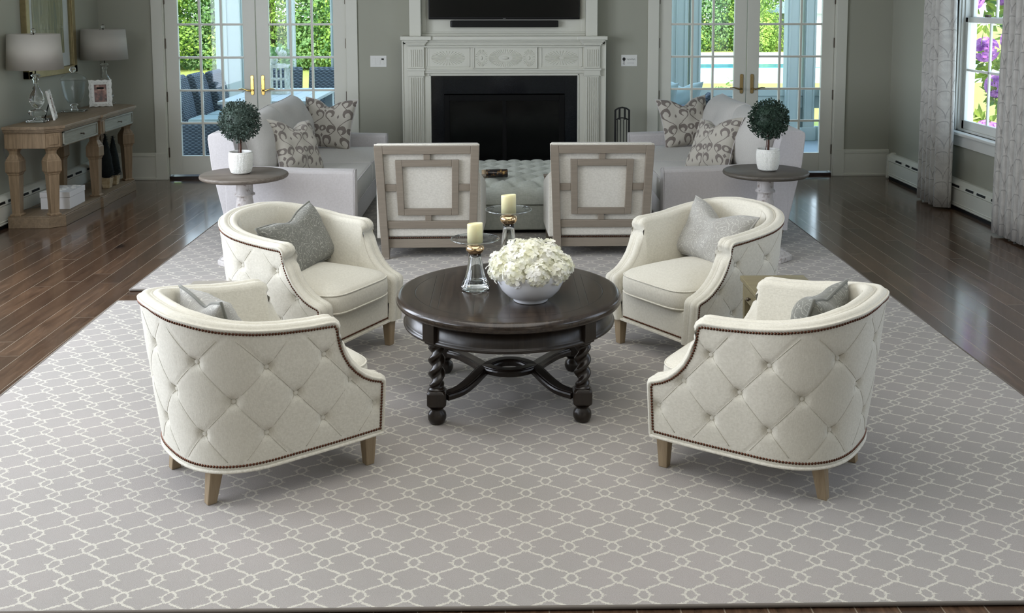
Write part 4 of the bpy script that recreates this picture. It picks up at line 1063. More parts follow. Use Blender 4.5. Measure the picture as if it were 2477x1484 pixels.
def candle(label, x, y, z):
    loops = []
    for q in range(2): loops.append([(0.0345*cos(a), 0.0345*sin(a), (0.0, 0.076)[q]) for a in [2*pi*k/40 for k in range(40)]])
    loops.append([(0.0345*cos(a), 0.0345*sin(a), 0.083 + 0.004*cos(a+0.9)) for a in [2*pi*k/40 for k in range(40)]])
    loops.append([(0.032*cos(a), 0.032*sin(a), 0.085 + 0.004*cos(a+0.9)) for a in [2*pi*k/40 for k in range(40)]])
    loops.append([(0.028*cos(a), 0.028*sin(a), 0.080 + 0.003*cos(a+0.9)) for a in [2*pi*k/40 for k in range(40)]])
    loops.append([(0.010*cos(a), 0.010*sin(a), 0.072) for a in [2*pi*k/40 for k in range(40)]])
    o = MB().loft(loops, smooth=True).build('pillar_candle', M_candle, None, loc=(x, y, z))
    tag(o, label, 'candle', 'ivory pillar candles')
    MB().tube([(0, 0, 0.070), (0.001, 0, 0.080)], 0.0012, 6).build('wick', M_ink, o)
candle_holder('shorter glass candle holder standing left of the flower bowl', -0.128, 4.468, 0.205, 0.062, 0.026, 0.108, 0)
candle('ivory pillar candle on the shorter glass holder', -0.128, 4.468, ZT+0.2135)
candle_holder('taller glass candle holder partly hidden by the white flowers', 0.022, 4.70, 0.288, 0.062, 0.025, 0.108, 0)
candle('ivory pillar candle on the taller glass holder', 0.022, 4.70, ZT+0.2965)
# bowl and hydrangeas
BX, BY = 0.113, 4.29
o = MB().lathe([(0.0, 0.0), (0.070, 0.0), (0.074, 0.004), (0.072, 0.010), (0.100, 0.026), (0.125, 0.052), (0.141, 0.085), (0.148, 0.118), (0.149, 0.128), (0.145, 0.130), (0.143, 0.122), (0.110, 0.055), (0.06, 0.02), (0.0, 0.016)], n=72, cap=False).build('flower_bowl', M_bowl, None, loc=(BX, BY, ZT))
tag(o, 'round glazed white bowl holding the hydrangeas on the coffee table', 'bowl')
def floret(m, p, nrm, r, rnd):
    nrm = nrm.normalized(); a = nrm.orthogonal().normalized(); rot = rnd.uniform(0, 6.28); a = Matrix.Rotation(rot, 3, nrm) @ a; b = nrm.cross(a)
    for k in range(4):
        th = k*pi/2; d = a*cos(th) + b*sin(th); e = nrm.cross(d); l = r*rnd.uniform(0.85, 1.15); up = rnd.uniform(0.15, 0.6); bend = rnd.uniform(0.2, 0.5)
        m.add([p, p + d*l*0.45 + e*l*0.42 + nrm*l*up*0.5, p + d*l*0.95 + e*l*0.33 + nrm*l*(up*0.75-0.1), p + d*l*1.08 + nrm*l*(up-bend), p + d*l*0.95 - e*l*0.33 + nrm*l*(up*0.75-0.1), p + d*l*0.45 - e*l*0.42 + nrm*l*up*0.5, p + d*l*0.6 + nrm*l*up*0.35], [(0, 1, 6), (1, 2, 6), (2, 3, 6), (3, 4, 6), (4, 5, 6), (5, 0, 6)], True)
bq = thing('hydrangea_bouquet', 'dome of cream white hydrangeas filling the bowl on the coffee table', 'flowers', (BX, BY, ZT+0.13))
rnd = random.Random(5)
heads = [(0, 0, 0.078, 0.066)] + [(0.078*cos(a), 0.074*sin(a), 0.058, 0.064) for a in [2*pi*k/6+0.3 for k in range(6)]] + [(0.132*cos(a), 0.124*sin(a), 0.016, 0.054) for a in [2*pi*k/9 for k in range(9)]]
for (hx, hy, hz, hr) in heads:
    m = MB(); hc = Vector((hx, hy, hz))
    m.sphere(hc, hr*0.72, 10, 6)
    nf = 54
    for k in range(nf):
        zz = 1 - 2*(k+0.5)/nf; th = k*2.39996; d = Vector((sqrt(1-zz*zz)*cos(th), sqrt(1-zz*zz)*sin(th), zz))
        if (hc + d*hr - Vector((0, 0, -0.02))).length < 0.075: continue
        floret(m, hc + d*hr*rnd.uniform(0.70, 1.0), (d + Vector((rnd.uniform(-.35, .35), rnd.uniform(-.35, .35), rnd.uniform(-.2, .4)))), 0.0205, rnd)
    m.build('flower_head', M_petal, bq)

# ================================================================== SOFAS (front faces local +Y, width along X)
def soft_box(name, mat, x0, x1, y0, y1, z0, z1, parent, r=0.04, crown=0.03, piping=None, n=8, M=None):
    """upholstered cushion: rounded plan, crowned top and bottom edge piping"""
    cx, cy = (x0+x1)/2, (y0+y1)/2; w, d = x1-x0, y1-y0
    b = rrect(w, d, r, n)
    def ring(k, z, sx=0): return [(cx + px*k + (0), cy + py*k, z) for px, py in b]
    def ins(t, z):
        bb = rrect(w-2*t, d-2*t, max(0.004, r-t), n); return [(cx+px, cy+py, z) for px, py in bb]
    loops = [ins(0.03, z0), ins(0.008, z0+0.006), ins(0.0, z0+0.02), ins(-0.004, (z0+z1)/2), ins(0.0, z1-0.02), ins(0.008, z1-0.005)]
    for k in (0.95, 0.86, 0.72, 0.5, 0.25): 
        loops.append([(cx + px*k, cy + py*k, z1 - 0.003 + crown*(1-k**3)) for px, py in rrect(w-0.02, d-0.02, max(0.004, r-0.01), n)])
    m = MB(); m.loft(loops, smooth=True)
    if M is not None: m.xf(M)
    o = m.build(name, mat, parent)
    if piping:
        m = MB()
        for z in (z1-0.006, z0+0.008): m.tube([(cx+px, cy+py, z) for px, py in rrect(w-0.008, d-0.008, r, n)], 0.0042, 6, closed=True)
        if M is not None: m.xf(M)
        m.build('piping', piping, o)
    return o
def make_sofa(label):
    W_, D_ = 2.13, 1.0
    r = thing('sofa', label, 'sofa', (0, 0, 0), 0, 'pair of pale grey sofas')
    hw = W_/2
    MB().box(-hw+0.02, hw-0.02, -D_+0.10, -0.03, 0.115, 0.285).build('base', M_sofa, r, bevel=0.012, seg=3)
    for s in (-1, 1):
        a, b = (s*hw, s*(hw-0.125)) if s < 0 else (s*(hw-0.125), s*hw)
        loops = []
        for y, top, ins in ((0.0, 0.560, 0.010), (-0.012, 0.572, 0.0), (-0.35, 0.580, 0.0), (-0.70, 0.595, 0.0), (-D_+0.09, 0.61, 0.0)):
            x0, x1 = a+ins, b-ins; pr = [(x0, 0.115), (x0, top-0.030)]
            for k in range(1, 8): 
                q = pi - pi*k/8; pr.append(((x0+x1)/2 + (x1-x0)/2*cos(q), top-0.030+0.030*sin(q)))
            pr += [(x1, top-0.030), (x1, 0.115)]
            loops.append([(x, y, z) for x, z in pr])
        m = MB(); m.loft(loops, smooth=False); arm = m.build('arm', M_sofa, r, bevel=0.004)
        m = MB()
        for yy in (-0.004,):
            pr = [(a, 0.12)] + [(a, 0.535)] + [((a+b)/2 + (b-a)/2*cos(pi-pi*k/8), 0.538+0.030*sin(pi*k/8)) for k in range(1, 8)] + [(b, 0.535), (b, 0.12)]
            m.tube([(x, yy, z) for x, z in pr], 0.004, 6)
        m.build('piping', M_sofa, arm)
    # reclined back frame
    prof = [(-D_+0.10, 0.115), (-D_-0.005, 0.60), (-D_-0.025, 0.80), (-D_-0.020, 0.825), (-D_+0.0, 0.838), (-D_+0.14, 0.845), (-D_+0.158, 0.83), (-D_+0.155, 0.78), (-D_+0.26, 0.30), (-D_+0.26, 0.115)]
    m = MB(); m.loft([[(x, y, z) for y, z in prof] for x in (-hw+0.001, -hw+0.02, hw-0.02, hw-0.001)])
    m.build('back_frame', M_sofa, r, bevel=0.006)
    for s in (-1, 1):
        soft_box('seat_cushion', M_sofa2, min(0.004*s, s*(hw-0.130)), max(0.004*s, s*(hw-0.130)), -0.78, -0.012, 0.288, 0.462, r, 0.035, 0.028, M_sofa)
    for s in (-1, 1):
        M_ = Matrix.Translation((s*(hw-0.13)/2, -0.76, 0.455)) @ Matrix.Rotation(radians(13), 4, 'X')
        o = pillow('back_cushion', (hw-0.12)*1.0, 0.50, 0.30, M_sofa2, r, corner=0.035, wrinkle=0.012, seed=20+s, piping=M_sofa, n=34, pr=0.004)
        o.matrix_local = Matrix.Translation((s*(hw-0.13)/2, -0.70, 0.452)) @ Matrix.Rotation(pi, 4, 'Z') @ Matrix.Rotation(radians(-17), 4, 'X')
    for x in (-hw+0.07, hw-0.07):
        for y in (-0.07, -D_+0.15):
            sg = 1 if x > 0 else -1
            m = MB(); m.loft([rect((sg*0.012, 0, 0), (0.05, 0.05)), rect((0.0, 0, 0.06), (0.062, 0.062)), rect((0, 0, 0.118), (0.085, 0.085))])
            m.build('leg', M_taupe, r, bevel=0.003, loc=(x, y, 0.0))
    return r
sofa = make_sofa('pale grey sofa behind the round table at the left, facing the ottoman')
sofa.location = (-1.055, 7.22+1.065, 0.012); sofa.rotation_euler = (0, 0, radians(-90))
s2 = dup(sofa, label='pale grey sofa behind the dark round table at the right, facing the ottoman'); s2.location = (1.14, 7.22+1.065, 0.012); s2.rotation_euler = (0, 0, radians(90))
for i, (mat, lab, loc, yaw, lean, roll, w_) in enumerate((
    (M_scroll, 'upright cream and taupe scroll cushion at the far arm of the left sofa', (-1.58, 8.96, 0.485), radians(-14), 22, 2, 0.50),
    (M_scroll2, 'folded scroll print cushion slumped at the near end of the left sofa', (-1.50, 7.66, 0.480), radians(62), 26, 8, 0.48),
    (M_scroll, 'upright cream and taupe scroll cushion at the far arm of the right sofa', (1.66, 8.96, 0.485), radians(16), 22, -3, 0.50),
    (M_scroll2, 'folded scroll print cushion slumped at the near end of the right sofa', (1.54, 7.70, 0.480), radians(-62), 28, -8, 0.48))):
    p = pillow('throw_cushion', w_, w_*0.94, 0.17, mat, seed=30+i, piping=M_sofa, corner=0.10, chop=0.065 if i % 2 == 0 else 0.075, wrinkle=0.010, pr=0.003, n=34)
    tag(p, lab, 'cushion', 'scroll print cushions on the sofas'); orient(p, loc, yaw, -radians(lean), radians(roll))

# ================================================================== SQUARE BACK CHAIRS
def make_square_chair(label):
    r = thing('lattice_back_chair', label, 'chair', (0, 0, 0), 0, 'pair of square lattice back chairs')
    # back slab: reclined towards the camera (-Y), tapered
    def bp(u, v, off=0.0):                         # u -1..1 across, v = height
        t = (v-0.10)/0.70; hw = lerp(0.325, 0.352, t); y = -0.125*max(0, t)**1.0 + off
        return (u*hw, y, v)
    def slab(m, u0, u1, v0, v1, o0, o1):
        m.add([bp(u0, v0, o0), bp(u1, v0, o0), bp(u1, v1, o0), bp(u0, v1, o0), bp(u0, v0, o1), bp(u1, v0, o1), bp(u1, v1, o1), bp(u0, v1, o1)],
              [(0, 1, 2, 3), (7, 6, 5, 4), (0, 4, 5, 1), (1, 5, 6, 2), (2, 6, 7, 3), (3, 7, 4, 0)])
    m = MB(); slab(m, -0.985, 0.985, 0.150, 0.808, 0.010, 0.10); m.build('back_upholstery', M_oat, r, bevel=0.012, seg=3)
    m = MB(); slab(m, -0.84, 0.84, 0.155, 0.222, -0.006, 0.02); m.build('lower_back_roll', M_oat, r, bevel=0.012, seg=3)
    m = MB()
    z0, z1 = 0.218, 0.800; b = 0.162; tz = 0.055
    slab(m, -1.0, -1+b, 0.0, z1, -0.022, 0.012); slab(m, 1-b, 1.0, 0.0, z1, -0.022, 0.012); slab(m, -1+b, 1-b, z1-tz, z1, -0.022, 0.012); slab(m, -1+b, 1-b, z0, z0+0.052, -0.022, 0.012)
    zc = (z0+0.052 + z1-tz)/2; ro, ri = 0.615, 0.48; zo, zi = 0.195, 0.150
    slab(m, -ro, -ri, zc-zo, zc+zo, -0.018, 0.012); slab(m, ri, ro, zc-zo, zc+zo, -0.018, 0.012); slab(m, -ri, ri, zc+zi, zc+zo, -0.018, 0.012); slab(m, -ri, ri, zc-zo, zc-zi, -0.018, 0.012)
    slab(m, -0.065, 0.065, zc+zo, z1-tz, -0.014, 0.012); slab(m, -0.065, 0.065, z0+0.052, zc-zo, -0.014, 0.012)
    slab(m, -1+b, -ro, zc-0.024, zc+0.024, -0.014, 0.012); slab(m, ro, 1-b, zc-0.024, zc+0.024, -0.014, 0.012)
    m.build('lattice_frame', M_taupe, r, bevel=0.003)
    m = MB(); m.tube([bp(-0.99, 0.15, 0.016), bp(-0.99, 0.806, 0.016), bp(0.99, 0.806, 0.016), bp(0.99, 0.15, 0.016)], 0.006, 6); m.build('piping', M_welt, r)
    m = MB(); m.box(-0.325, 0.325, -0.008, 0.02, 0.075, 0.138)
    m.box(-0.33, -0.30, 0.02, 0.62, 0.075, 0.135); m.box(0.30, 0.33, 0.02, 0.62, 0.075, 0.135); m.box(-0.325, 0.325, 0.60, 0.63, 0.075, 0.135)
    m.build('seat_rail', M_taupe, r, bevel=0.003)
    m = MB(); x = -0.27
    while x < 0.271: m.sphere((x, -0.010, 0.147), 0.006, 8, 4, (1, 0.6, 1)); x += 0.0135
    m.build('nailhead_trim', M_nail, r)
    MB().box(-0.30, 0.30, 0.02, 0.60, 0.135, 0.27).build('seat_base', M_oat, r, bevel=0.01)
    soft_box('seat_cushion', M_oat, -0.27, 0.27, 0.06, 0.60, 0.272, 0.40, r, 0.03, 0.03, M_welt)
    for s in (-1, 1):
        loops = []
        for y, top, ox in ((0.03, 0.60, 0.0), (0.25, 0.545, 0.012), (0.45, 0.490, 0.022), (0.53, 0.462, 0.025)):
            xo = s*(0.358+ox); xi = s*(0.285+ox*0.5); pr = [(xi, 0.135), (xi, top-0.03)] + [((xi+xo)/2 - s*(abs(xo-xi)/2)*cos(pi*k/8), top-0.03+0.03*sin(pi*k/8)) for k in range(1, 8)] + [(xo, top-0.03), (xo, 0.135)]
            loops.append([(x_, y, z) for x_, z in pr])
        m = MB(); m.loft(loops); m.build('arm', M_oat, r, bevel=0.006)
        m = MB(); m.loft([rect((s*0.340, 0.565, 0.0), (0.045, 0.045)), rect((s*0.350, 0.565, 0.30), (0.05, 0.06)), rect((s*0.350, 0.56, 0.47), (0.055, 0.075)), rect((s*0.350, 0.556, 0.482), (0.07, 0.09))])
        m.build('arm_post', M_taupe, r, bevel=0.004)
    for s in (-1, 1):
        m = MB(); m.frus((0, -0.03, 0), (0.036, 0.036), (0, 0, 0.08), (0.045, 0.045)); m.build('leg', M_taupe, r, bevel=0.003, loc=(s*0.29, 0.02, 0.0))
    return r
q = make_square_chair('taupe framed lattice back chair with cream linen, left of the pair before the ottoman'); q.location = (-0.515, 6.95, 0.012)
q2 = dup(q, label='taupe framed lattice back chair with cream linen, right of the pair before the ottoman'); q2.location = (0.667, 6.95, 0.012); q2.rotation_euler = (0, 0, radians(-1))

# ================================================================== OTTOMAN
r = thing('tufted_ottoman', 'large sage grey button tufted ottoman between the two sofas', 'ottoman', (0.09, 8.30, 0.012))
ox, oy = 0.72, 0.66
MB().box(-ox+0.02, ox-0.02, -oy+0.015, oy-0.015, 0.035, 0.225).build('base', M_ott, r, bevel=0.008)
NX, NY = 120, 110; px, py = 0.200, 0.120; rows = []
btn = [(i*px + (px/2 if j % 2 else 0), j*py - oy + 0.10) for j in range(0, 11) for i in range(-4, 5)]
btn = [(x, y) for x, y in btn if abs(x) < ox-0.05 and y < oy-0.07]
def ott(u, v):
    x, y = u*ox, v*oy
    e = (1-abs(u)**7)*(1-abs(v)**7); z = 0.235 + 0.165*max(0, e)**0.40
    ins = 0
    a = x/(px/2); b = (y+oy-0.10)/py; p_, q_ = (a+b)/2, (a-b)/2
    cu, cw = abs(p_-round(p_)), abs(q_-round(q_)); d = min(cu, cw)*px*0.5
    h = 0.020*(1-exp(-(d/0.022)**2)) - 0.010
    r2 = min((x-bx)**2 + (y-by)**2 for bx, by in btn)
    h -= 0.022*exp(-r2/(2*0.020**2))
    return (x, y, z + h*min(1, max(0, e)*1.5))
for j in range(NY+1):
    v = -1 + 2*j/NY; v = math.copysign(abs(v)**0.8, v) if abs(v) > 0.6 else v
    rows.append([ott(-1 + 2*i/NX, -1 + 2*j/NY) for i in range(NX+1)])
m = MB(); m.grid(rows); 
top = m.build('tufted_top', M_ott, r)
m = MB(); m.tube([(-ox+0.01, -oy+0.01, 0.232), (ox-0.01, -oy+0.01, 0.232), (ox-0.01, oy-0.01, 0.232), (-ox+0.01, oy-0.01, 0.232)], 0.006, 6, closed=True); m.build('piping', M_ott, r)
for x in (-ox+0.12, ox-0.12):
    for y in (-oy+0.12, oy-0.12): MB().lathe([(0.022, 0.0), (0.03, 0.04)], n=16).build('foot', M_espresso, r, loc=(x, y, 0))
MB().box(-ox+0.08, ox-0.08, -oy+0.08, oy-0.08, 0.0, 0.034).build('gap_shade_block', M_dark, r)  # black block standing in for the shade under the ottoman
r = thing('tortoiseshell_cylinder', 'dark tortoiseshell patterned cylinder lying on the near edge of the ottoman', 'decoration', (-0.055, 7.86, 0.448), radians(4))
m = MB(); m.lathe([(0.0, -0.085), (0.030, -0.085), (0.033, -0.080), (0.033, 0.080), (0.030, 0.085), (0.0, 0.085)], n=32); m.xf(Matrix.Rotation(radians(90), 4, 'Y')); m.build('roll', M_tort, r)
m = MB(); m.lathe([(0.031, -0.115), (0.031, -0.083)], n=32); m.xf(Matrix.Rotation(radians(90), 4, 'Y')); m.build('end_band', M_oakleg, r)

# ================================================================== PEDESTAL TABLES AND TOPIARIES
def pedestal(label, x, y, mt):
    r = thing('pedestal_table', label, 'side table', (x, y, 0.0), 0, 'round pedestal tables by the sofas')
    MB().lathe([(0.0, 0.592), (0.276, 0.592), (0.288, 0.600), (0.291, 0.610), (0.288, 0.619), (0.280, 0.624), (0.0, 0.624)], n=96).build('table_top', mt, r)
    MB().lathe([(0.0, 0.012), (0.098, 0.08), (0.098, 0.098), (0.060, 0.115), (0.048, 0.15), (0.060, 0.20), (0.074, 0.27), (0.072, 0.33), (0.060, 0.40), (0.052, 0.455), (0.050, 0.47), (0.068, 0.478), (0.068, 0.487), (0.056, 0.495), (0.055, 0.545), (0.058, 0.552), (0.070, 0.560), (0.070, 0.572), (0.062, 0.580), (0.075, 0.592)], n=48).build('pedestal', M_distress, r)
    MB().prism([(0.19*cos(a), 0.19*sin(a)) for a in [2*pi*k/8+pi/8 for k in range(8)]], 0.012, 0.050).build('base_plinth', M_distress, r, bevel=0.006)
    m = MB(); m.loft([[(k*cos(a), k*sin(a), z) for a in [2*pi*j/8+pi/8 for j in range(8)]] for k, z in ((0.17, 0.050), (0.16, 0.062), (0.115, 0.085))]); m.build('base_moulding', M_distress, r)
    return r
pedestal('round weathered pedestal table with whitewashed stem beside the left sofa', -1.745, 6.88, M_pedtop)
pedestal('round dark topped pedestal table with whitewashed stem beside the right sofa', 1.792, 6.88, M_pedtop2)
def topiary(label, x, y, mleaf, seed):
    r = thing('potted_topiary', label, 'plant', (x, y, 0.6255), 0, 'boxwood ball topiaries')
    m = MB(); NA, NZ_ = 156, 19; loops = []; prof = [(0.052, 0.0), (0.066, 0.010), (0.074, 0.035), (0.0785, 0.07), (0.080, 0.10), (0.0785, 0.13), (0.0755, 0.148)]
    def pr(z): return interp([(b, a) for a, b in prof], z)
    loops.append([(0.048*cos(2*pi*k/NA), 0.048*sin(2*pi*k/NA), 0) for k in range(NA)])
    for i in range(NZ_*4+1):
        z = 0.004 + 0.134*i/(NZ_*4); g = 0.0 if i % 4 == 0 else 0.0024
        loops.append([((pr(z)-0.0022 + g*(0 if k % 3 == 0 else 1))*cos(2*pi*k/NA), (pr(z)-0.0022 + g*(0 if k % 3 == 0 else 1))*sin(2*pi*k/NA), z) for k in range(NA)])
    for a, z in ((0.0765, 0.139), (0.0765, 0.146), (0.074, 0.149), (0.070, 0.147), (0.068, 0.125)): loops.append([(a*cos(2*pi*k/NA), a*sin(2*pi*k/NA), z) for k in range(NA)])
    m.loft(loops, cap1=False, smooth=False); m.build('ribbed_pot', M_white, r)
    MB().lathe([(0.069, 0.128), (0.04, 0.134), (0.0, 0.136)], n=24).build('soil', M_soil, r)
    rnd = random.Random(seed)
    m = MB(); m.tube([(0, 0, 0.12), (0.002, 0, 0.18), (0.0, 0.002, 0.25), (0.003, 0, 0.34)], [0.0085, 0.0075, 0.007, 0.006], 8)
    m.tube([(-0.018, 0.006, 0.12), (-0.012, 0.004, 0.18), (-0.014, 0, 0.26)], 0.0022, 6)
    m.build('trunk', M_bark, r)
    m = MB(); C_ = Vector((0, 0, 0.352)); R_ = 0.128
    m.sphere(C_, R_*0.80, 24, 16)
    for k in range(2300):
        zz = rnd.uniform(-1, 1); th = rnd.uniform(0, 2*pi); d = Vector((sqrt(1-zz*zz)*cos(th), sqrt(1-zz*zz)*sin(th), zz))
        bumpy = 1 + 0.03*sin(5*th+2*zz)
        p = C_ + d*R_*bumpy*rnd.uniform(0.78, 1.07)
        ax = (d + Vector((rnd.uniform(-1, 1), rnd.uniform(-1, 1), rnd.uniform(-1, 1)))*0.9).normalized(); sd = ax.cross(Vector((rnd.uniform(-1, 1), rnd.uniform(-1, 1), rnd.uniform(-1, 1)))).normalized(); nn = ax.cross(sd)
        L = rnd.uniform(0.011, 0.017); w_ = L*0.36
        m.add([p, p+ax*L*0.35+sd*w_+nn*0.002, p+ax*L*0.75+sd*w_*0.8+nn*0.001, p+ax*L, p+ax*L*0.75-sd*w_*0.8+nn*0.001, p+ax*L*0.35-sd*w_+nn*0.002, p+ax*L*0.5-nn*0.002], [(0, 1, 6), (1, 2, 6), (2, 3, 6), (3, 4, 6), (4, 5, 6), (5, 0, 6)])
    m.build('foliage', mleaf, r)
    return r
topiary('boxwood ball topiary in a white ribbed pot on the left pedestal table', -1.762, 6.87, M_leafgrey, 3)
topiary('dark green boxwood ball topiary in a white ribbed pot on the right pedestal table', 1.803, 6.87, M_leafdark, 9)

# ================================================================== SMALL SIDE TABLES BETWEEN THE BARREL CHAIRS
def side_table(label, x0, x1, y0, y1, zt, mt, knobside):
    cx, cy = (x0+x1)/2, (y0+y1)/2; r = thing('end_table', label, 'side table', (cx, cy, 0.012), 0, 'small end tables between the barrel chairs'); w, d = x1-x0, y1-y0; zt -= 0.012
    MB().box(-w/2, w/2, -d/2, d/2, zt-0.022, zt).build('table_top', mt, r, bevel=0.003)
    MB().box(-w/2+0.012, w/2-0.012, -d/2+0.012, d/2-0.012, zt-0.10, zt-0.022).build('apron', mt, r, bevel=0.002)
    s = knobside; MB().box(min(s*(w/2-0.014), s*(w/2-0.006)), max(s*(w/2-0.014), s*(w/2-0.006)), -d/2+0.04, d/2-0.04, zt-0.090, zt-0.030).build('drawer', mt, r, bevel=0.002)
    k = MB(); k.sphere((s*(w/2+0.006), 0, zt-0.06), 0.009, 10, 8); k.tube([(s*(w/2-0.008), 0, zt-0.06), (s*(w/2+0.004), 0, zt-0.06)], 0.004, 6); k.build('knob', M_bronze, r)
    MB().box(-w/2+0.02, w/2-0.02, -d/2+0.02, d/2-0.02, 0.10, 0.118).build('shelf', mt, r, bevel=0.002)
    for a in (-1, 1):
        for b in (-1, 1): MB().frus((0, 0, 0), (0.026, 0.026), (0, 0, zt-0.10), (0.034, 0.034)).build('leg', mt, r, loc=(a*(w/2-0.03), b*(d/2-0.03), 0))
side_table('small pale taupe end table behind the near left barrel chair', -1.42, -1.12, 4.30, 4.64, 0.50, M_sidew, 1)
side_table('small olive wood end table behind the near right barrel chair', 1.10, 1.40, 4.275, 4.645, 0.50, M_sidegold, -1)
r = thing('drinks_coaster', 'round white coaster on the right end table', 'coaster', (1.225, 4.485, 0.500))
MB().lathe([(0.0, 0.0), (0.054, 0.0), (0.056, 0.003), (0.056, 0.011), (0.054, 0.013), (0.0, 0.013)], n=48).build('disc', M_white, r)
m = MB()
for k in range(4): m.box(-0.012+0.008*k, -0.008+0.008*k, -0.006, 0.004, 0.0130, 0.0134)
m.box(-0.004, 0.014, -0.016, -0.012, 0.0130, 0.0134); m.build('printed_monogram', M_ink, r)

# ================================================================== CONSOLE TABLE
FX, BXc, Y0c, Y1c = -3.475, -3.885, 8.045, 9.795
r = thing('console_table', 'long natural wood console with two grey drawers and baluster legs on a plinth', 'console table', (0, 0, 0))
def oct_plan(o, ch=0.095):
    return [(BXc, Y0c-o), (FX-ch+o*0.3, Y0c-o), (FX+o, Y0c+ch-o*0.3), (FX+o, Y1c-ch+o*0.3), (FX-ch+o*0.3, Y1c+o), (BXc, Y1c+o)]
def bump_plan(o, ch=0.095, b=0.016):
    ym = (Y0c+Y1c)/2
    return [(BXc, Y0c-o), (FX-ch+o*0.3, Y0c-o), (FX+o, Y0c+ch-o*0.3), (FX+o, ym-0.075), (FX+o+b, ym-0.055), (FX+o+b, ym+0.055), (FX+o, ym+0.075), (FX+o, Y1c-ch+o*0.3), (FX-ch+o*0.3, Y1c+o), (BXc, Y1c+o)]
m = MB(); m.prism(bump_plan(0.0), 0.0, 0.085); m.prism(bump_plan(-0.006), 0.085, 0.094); m.build('plinth_shelf', M_constop, r, bevel=0.003)
m = MB(); m.prism(bump_plan(0.030), 0.783, 0.806); m.prism(bump_plan(0.018), 0.768, 0.783); m.prism(bump_plan(0.008), 0.755, 0.768); m.build('table_top', M_constop, r, bevel=0.003)
m = MB(); m.prism(oct_plan(-0.008), 0.632, 0.755); m.build('apron', M_consw, r, bevel=0.002)
ym = (Y0c+Y1c)/2
for (a, b) in ((Y0c+0.115, ym-0.075), (ym+0.075, Y1c-0.115)):
    m = MB(); m.box(FX-0.02, FX-0.003, a, b, 0.640, 0.752)
    for (p, q_, z0, z1) in ((a, a+0.016, 0.640, 0.752), (b-0.016, b, 0.640, 0.752), (a, b, 0.640, 0.655), (a, b, 0.737, 0.752)): m.box(FX-0.01, FX+0.006, p, q_, z0, z1)
    dr = m.build('drawer', M_consgrey, r, bevel=0.003)
    k = MB(); k.tube([(FX-0.004, (a+b)/2, 0.695), (FX+0.018, (a+b)/2, 0.695)], 0.004, 8); k.sphere((FX+0.024, (a+b)/2, 0.695), 0.009, 10, 8, (0.8, 1.5, 1)); k.build('knob', M_bronze, dr)
LEGP = [(0.094, 0.085), (0.108, 0.085), (0.112, 0.062), (0.420, 0.082), (0.425, 0.092), (0.435, 0.092), (0.440, 0.104), (0.450, 0.112), (0.530, 0.112), (0.538, 0.100), (0.545, 0.102), (0.552, 0.092), (0.585, 0.060), (0.610, 0.066), (0.632, 0.096)]
def baluster(x, y, mat, ang=0, k=1.0):
    m = MB(); m.loft([[(c_[0], c_[1], z) for c_ in [(w_*k/2*a - w_*k/2*b*0, 0) for a, b in ()]] for z, w_ in ()] if False else [rect((0, 0, z), (w_*k, w_*k)) for z, w_ in LEGP])
    o = m.build('leg', mat, r, bevel=0.004, loc=(x, y, 0), rot=(0, 0, radians(ang)))
for (x, y, a) in ((FX-0.083, Y0c+0.075, 45), (BXc+0.055, Y0c+0.055, 0), (FX-0.060, ym, 0), (FX-0.083, Y1c-0.075, 45), (BXc+0.055, Y1c-0.055, 0), (BXc+0.055, ym, 0)):
    baluster(x, y, M_consw, a)
    if a == 45 or abs(y-ym) < 0.01 and x > -3.7: pass
for (x, y, a) in ((FX-0.050, Y0c+0.045, 45), (FX-0.050, Y1c-0.045, 135)):
    mm = Matrix.Translation((x, y, 0.694)) @ Matrix.Rotation(radians(a), 4, 'Z'); m = MB()
    m.box(-0.055, 0.055, -0.006, 0.004, -0.056, 0.056, mm); m.box(-0.035, 0.035, -0.012, 0.0, -0.036, 0.036, mm); m.build('corner_block', M_consw, r, bevel=0.004)
m = MB(); m.box(FX-0.02, FX+0.018, ym-0.045, ym+0.045, 0.640, 0.755); m.box(FX, FX+0.026, ym-0.02, ym+0.02, 0.65, 0.745); m.build('centre_block', M_consw, r, bevel=0.004)
ZC_ = 0.8065
def table_lamp(label, x, y):
    r = thing('table_lamp', label, 'lamp', (x, y, ZC_), 0, 'crystal table lamps on the console')
    MB().box(-0.075, 0.075, -0.075, 0.075, 0.0, 0.020).build('crystal_plinth', M_crystal, r, bevel=0.004, rot=(0, 0, radians(12)))
    m = MB(); m.lathe([(0.0, 0.021), (0.035, 0.021), (0.022, 0.036), (0.030, 0.044), (0.062, 0.058), (0.070, 0.078), (0.066, 0.092), (0.030, 0.098), (0.022, 0.108), (0.034, 0.120), (0.052, 0.150), (0.058, 0.185), (0.050, 0.225), (0.030, 0.265), (0.018, 0.300), (0.017, 0.330), (0.026, 0.345), (0.018, 0.358), (0.036, 0.372), (0.036, 0.380), (0.018, 0.390), (0.0, 0.392)], n=32); m.build('crystal_baluster', M_crystal, r)
    MB().tube([(0, 0, 0.388), (0, 0, 0.72)], 0.005, 8).build('lamp_rod', M_bronze, r)
    m = MB(); n = 64
    for r0, r1, z0, z1 in ((0.212, 0.196, 0.425, 0.708), (0.208, 0.192, 0.708, 0.425)): pass
    m.lathe([(0.208, 0.427), (0.212, 0.425), (0.196, 0.708), (0.192, 0.706), (0.208, 0.427)], n=64, cap=False); m.build('lamp_shade', M_shade, r)
    m = MB()
    for a in (0, 2*pi/3, 4*pi/3): m.tube([(0, 0, 0.700), (0.192*cos(a), 0.192*sin(a), 0.700)], 0.0025, 6)
    m.build('shade_spider', M_bronze, r)
    m = MB(); m.lathe([(0.005, 0.708), (0.013, 0.722), (0.017, 0.738), (0.010, 0.752), (0.0, 0.756)], n=16); m.build('finial', M_crystal, r)
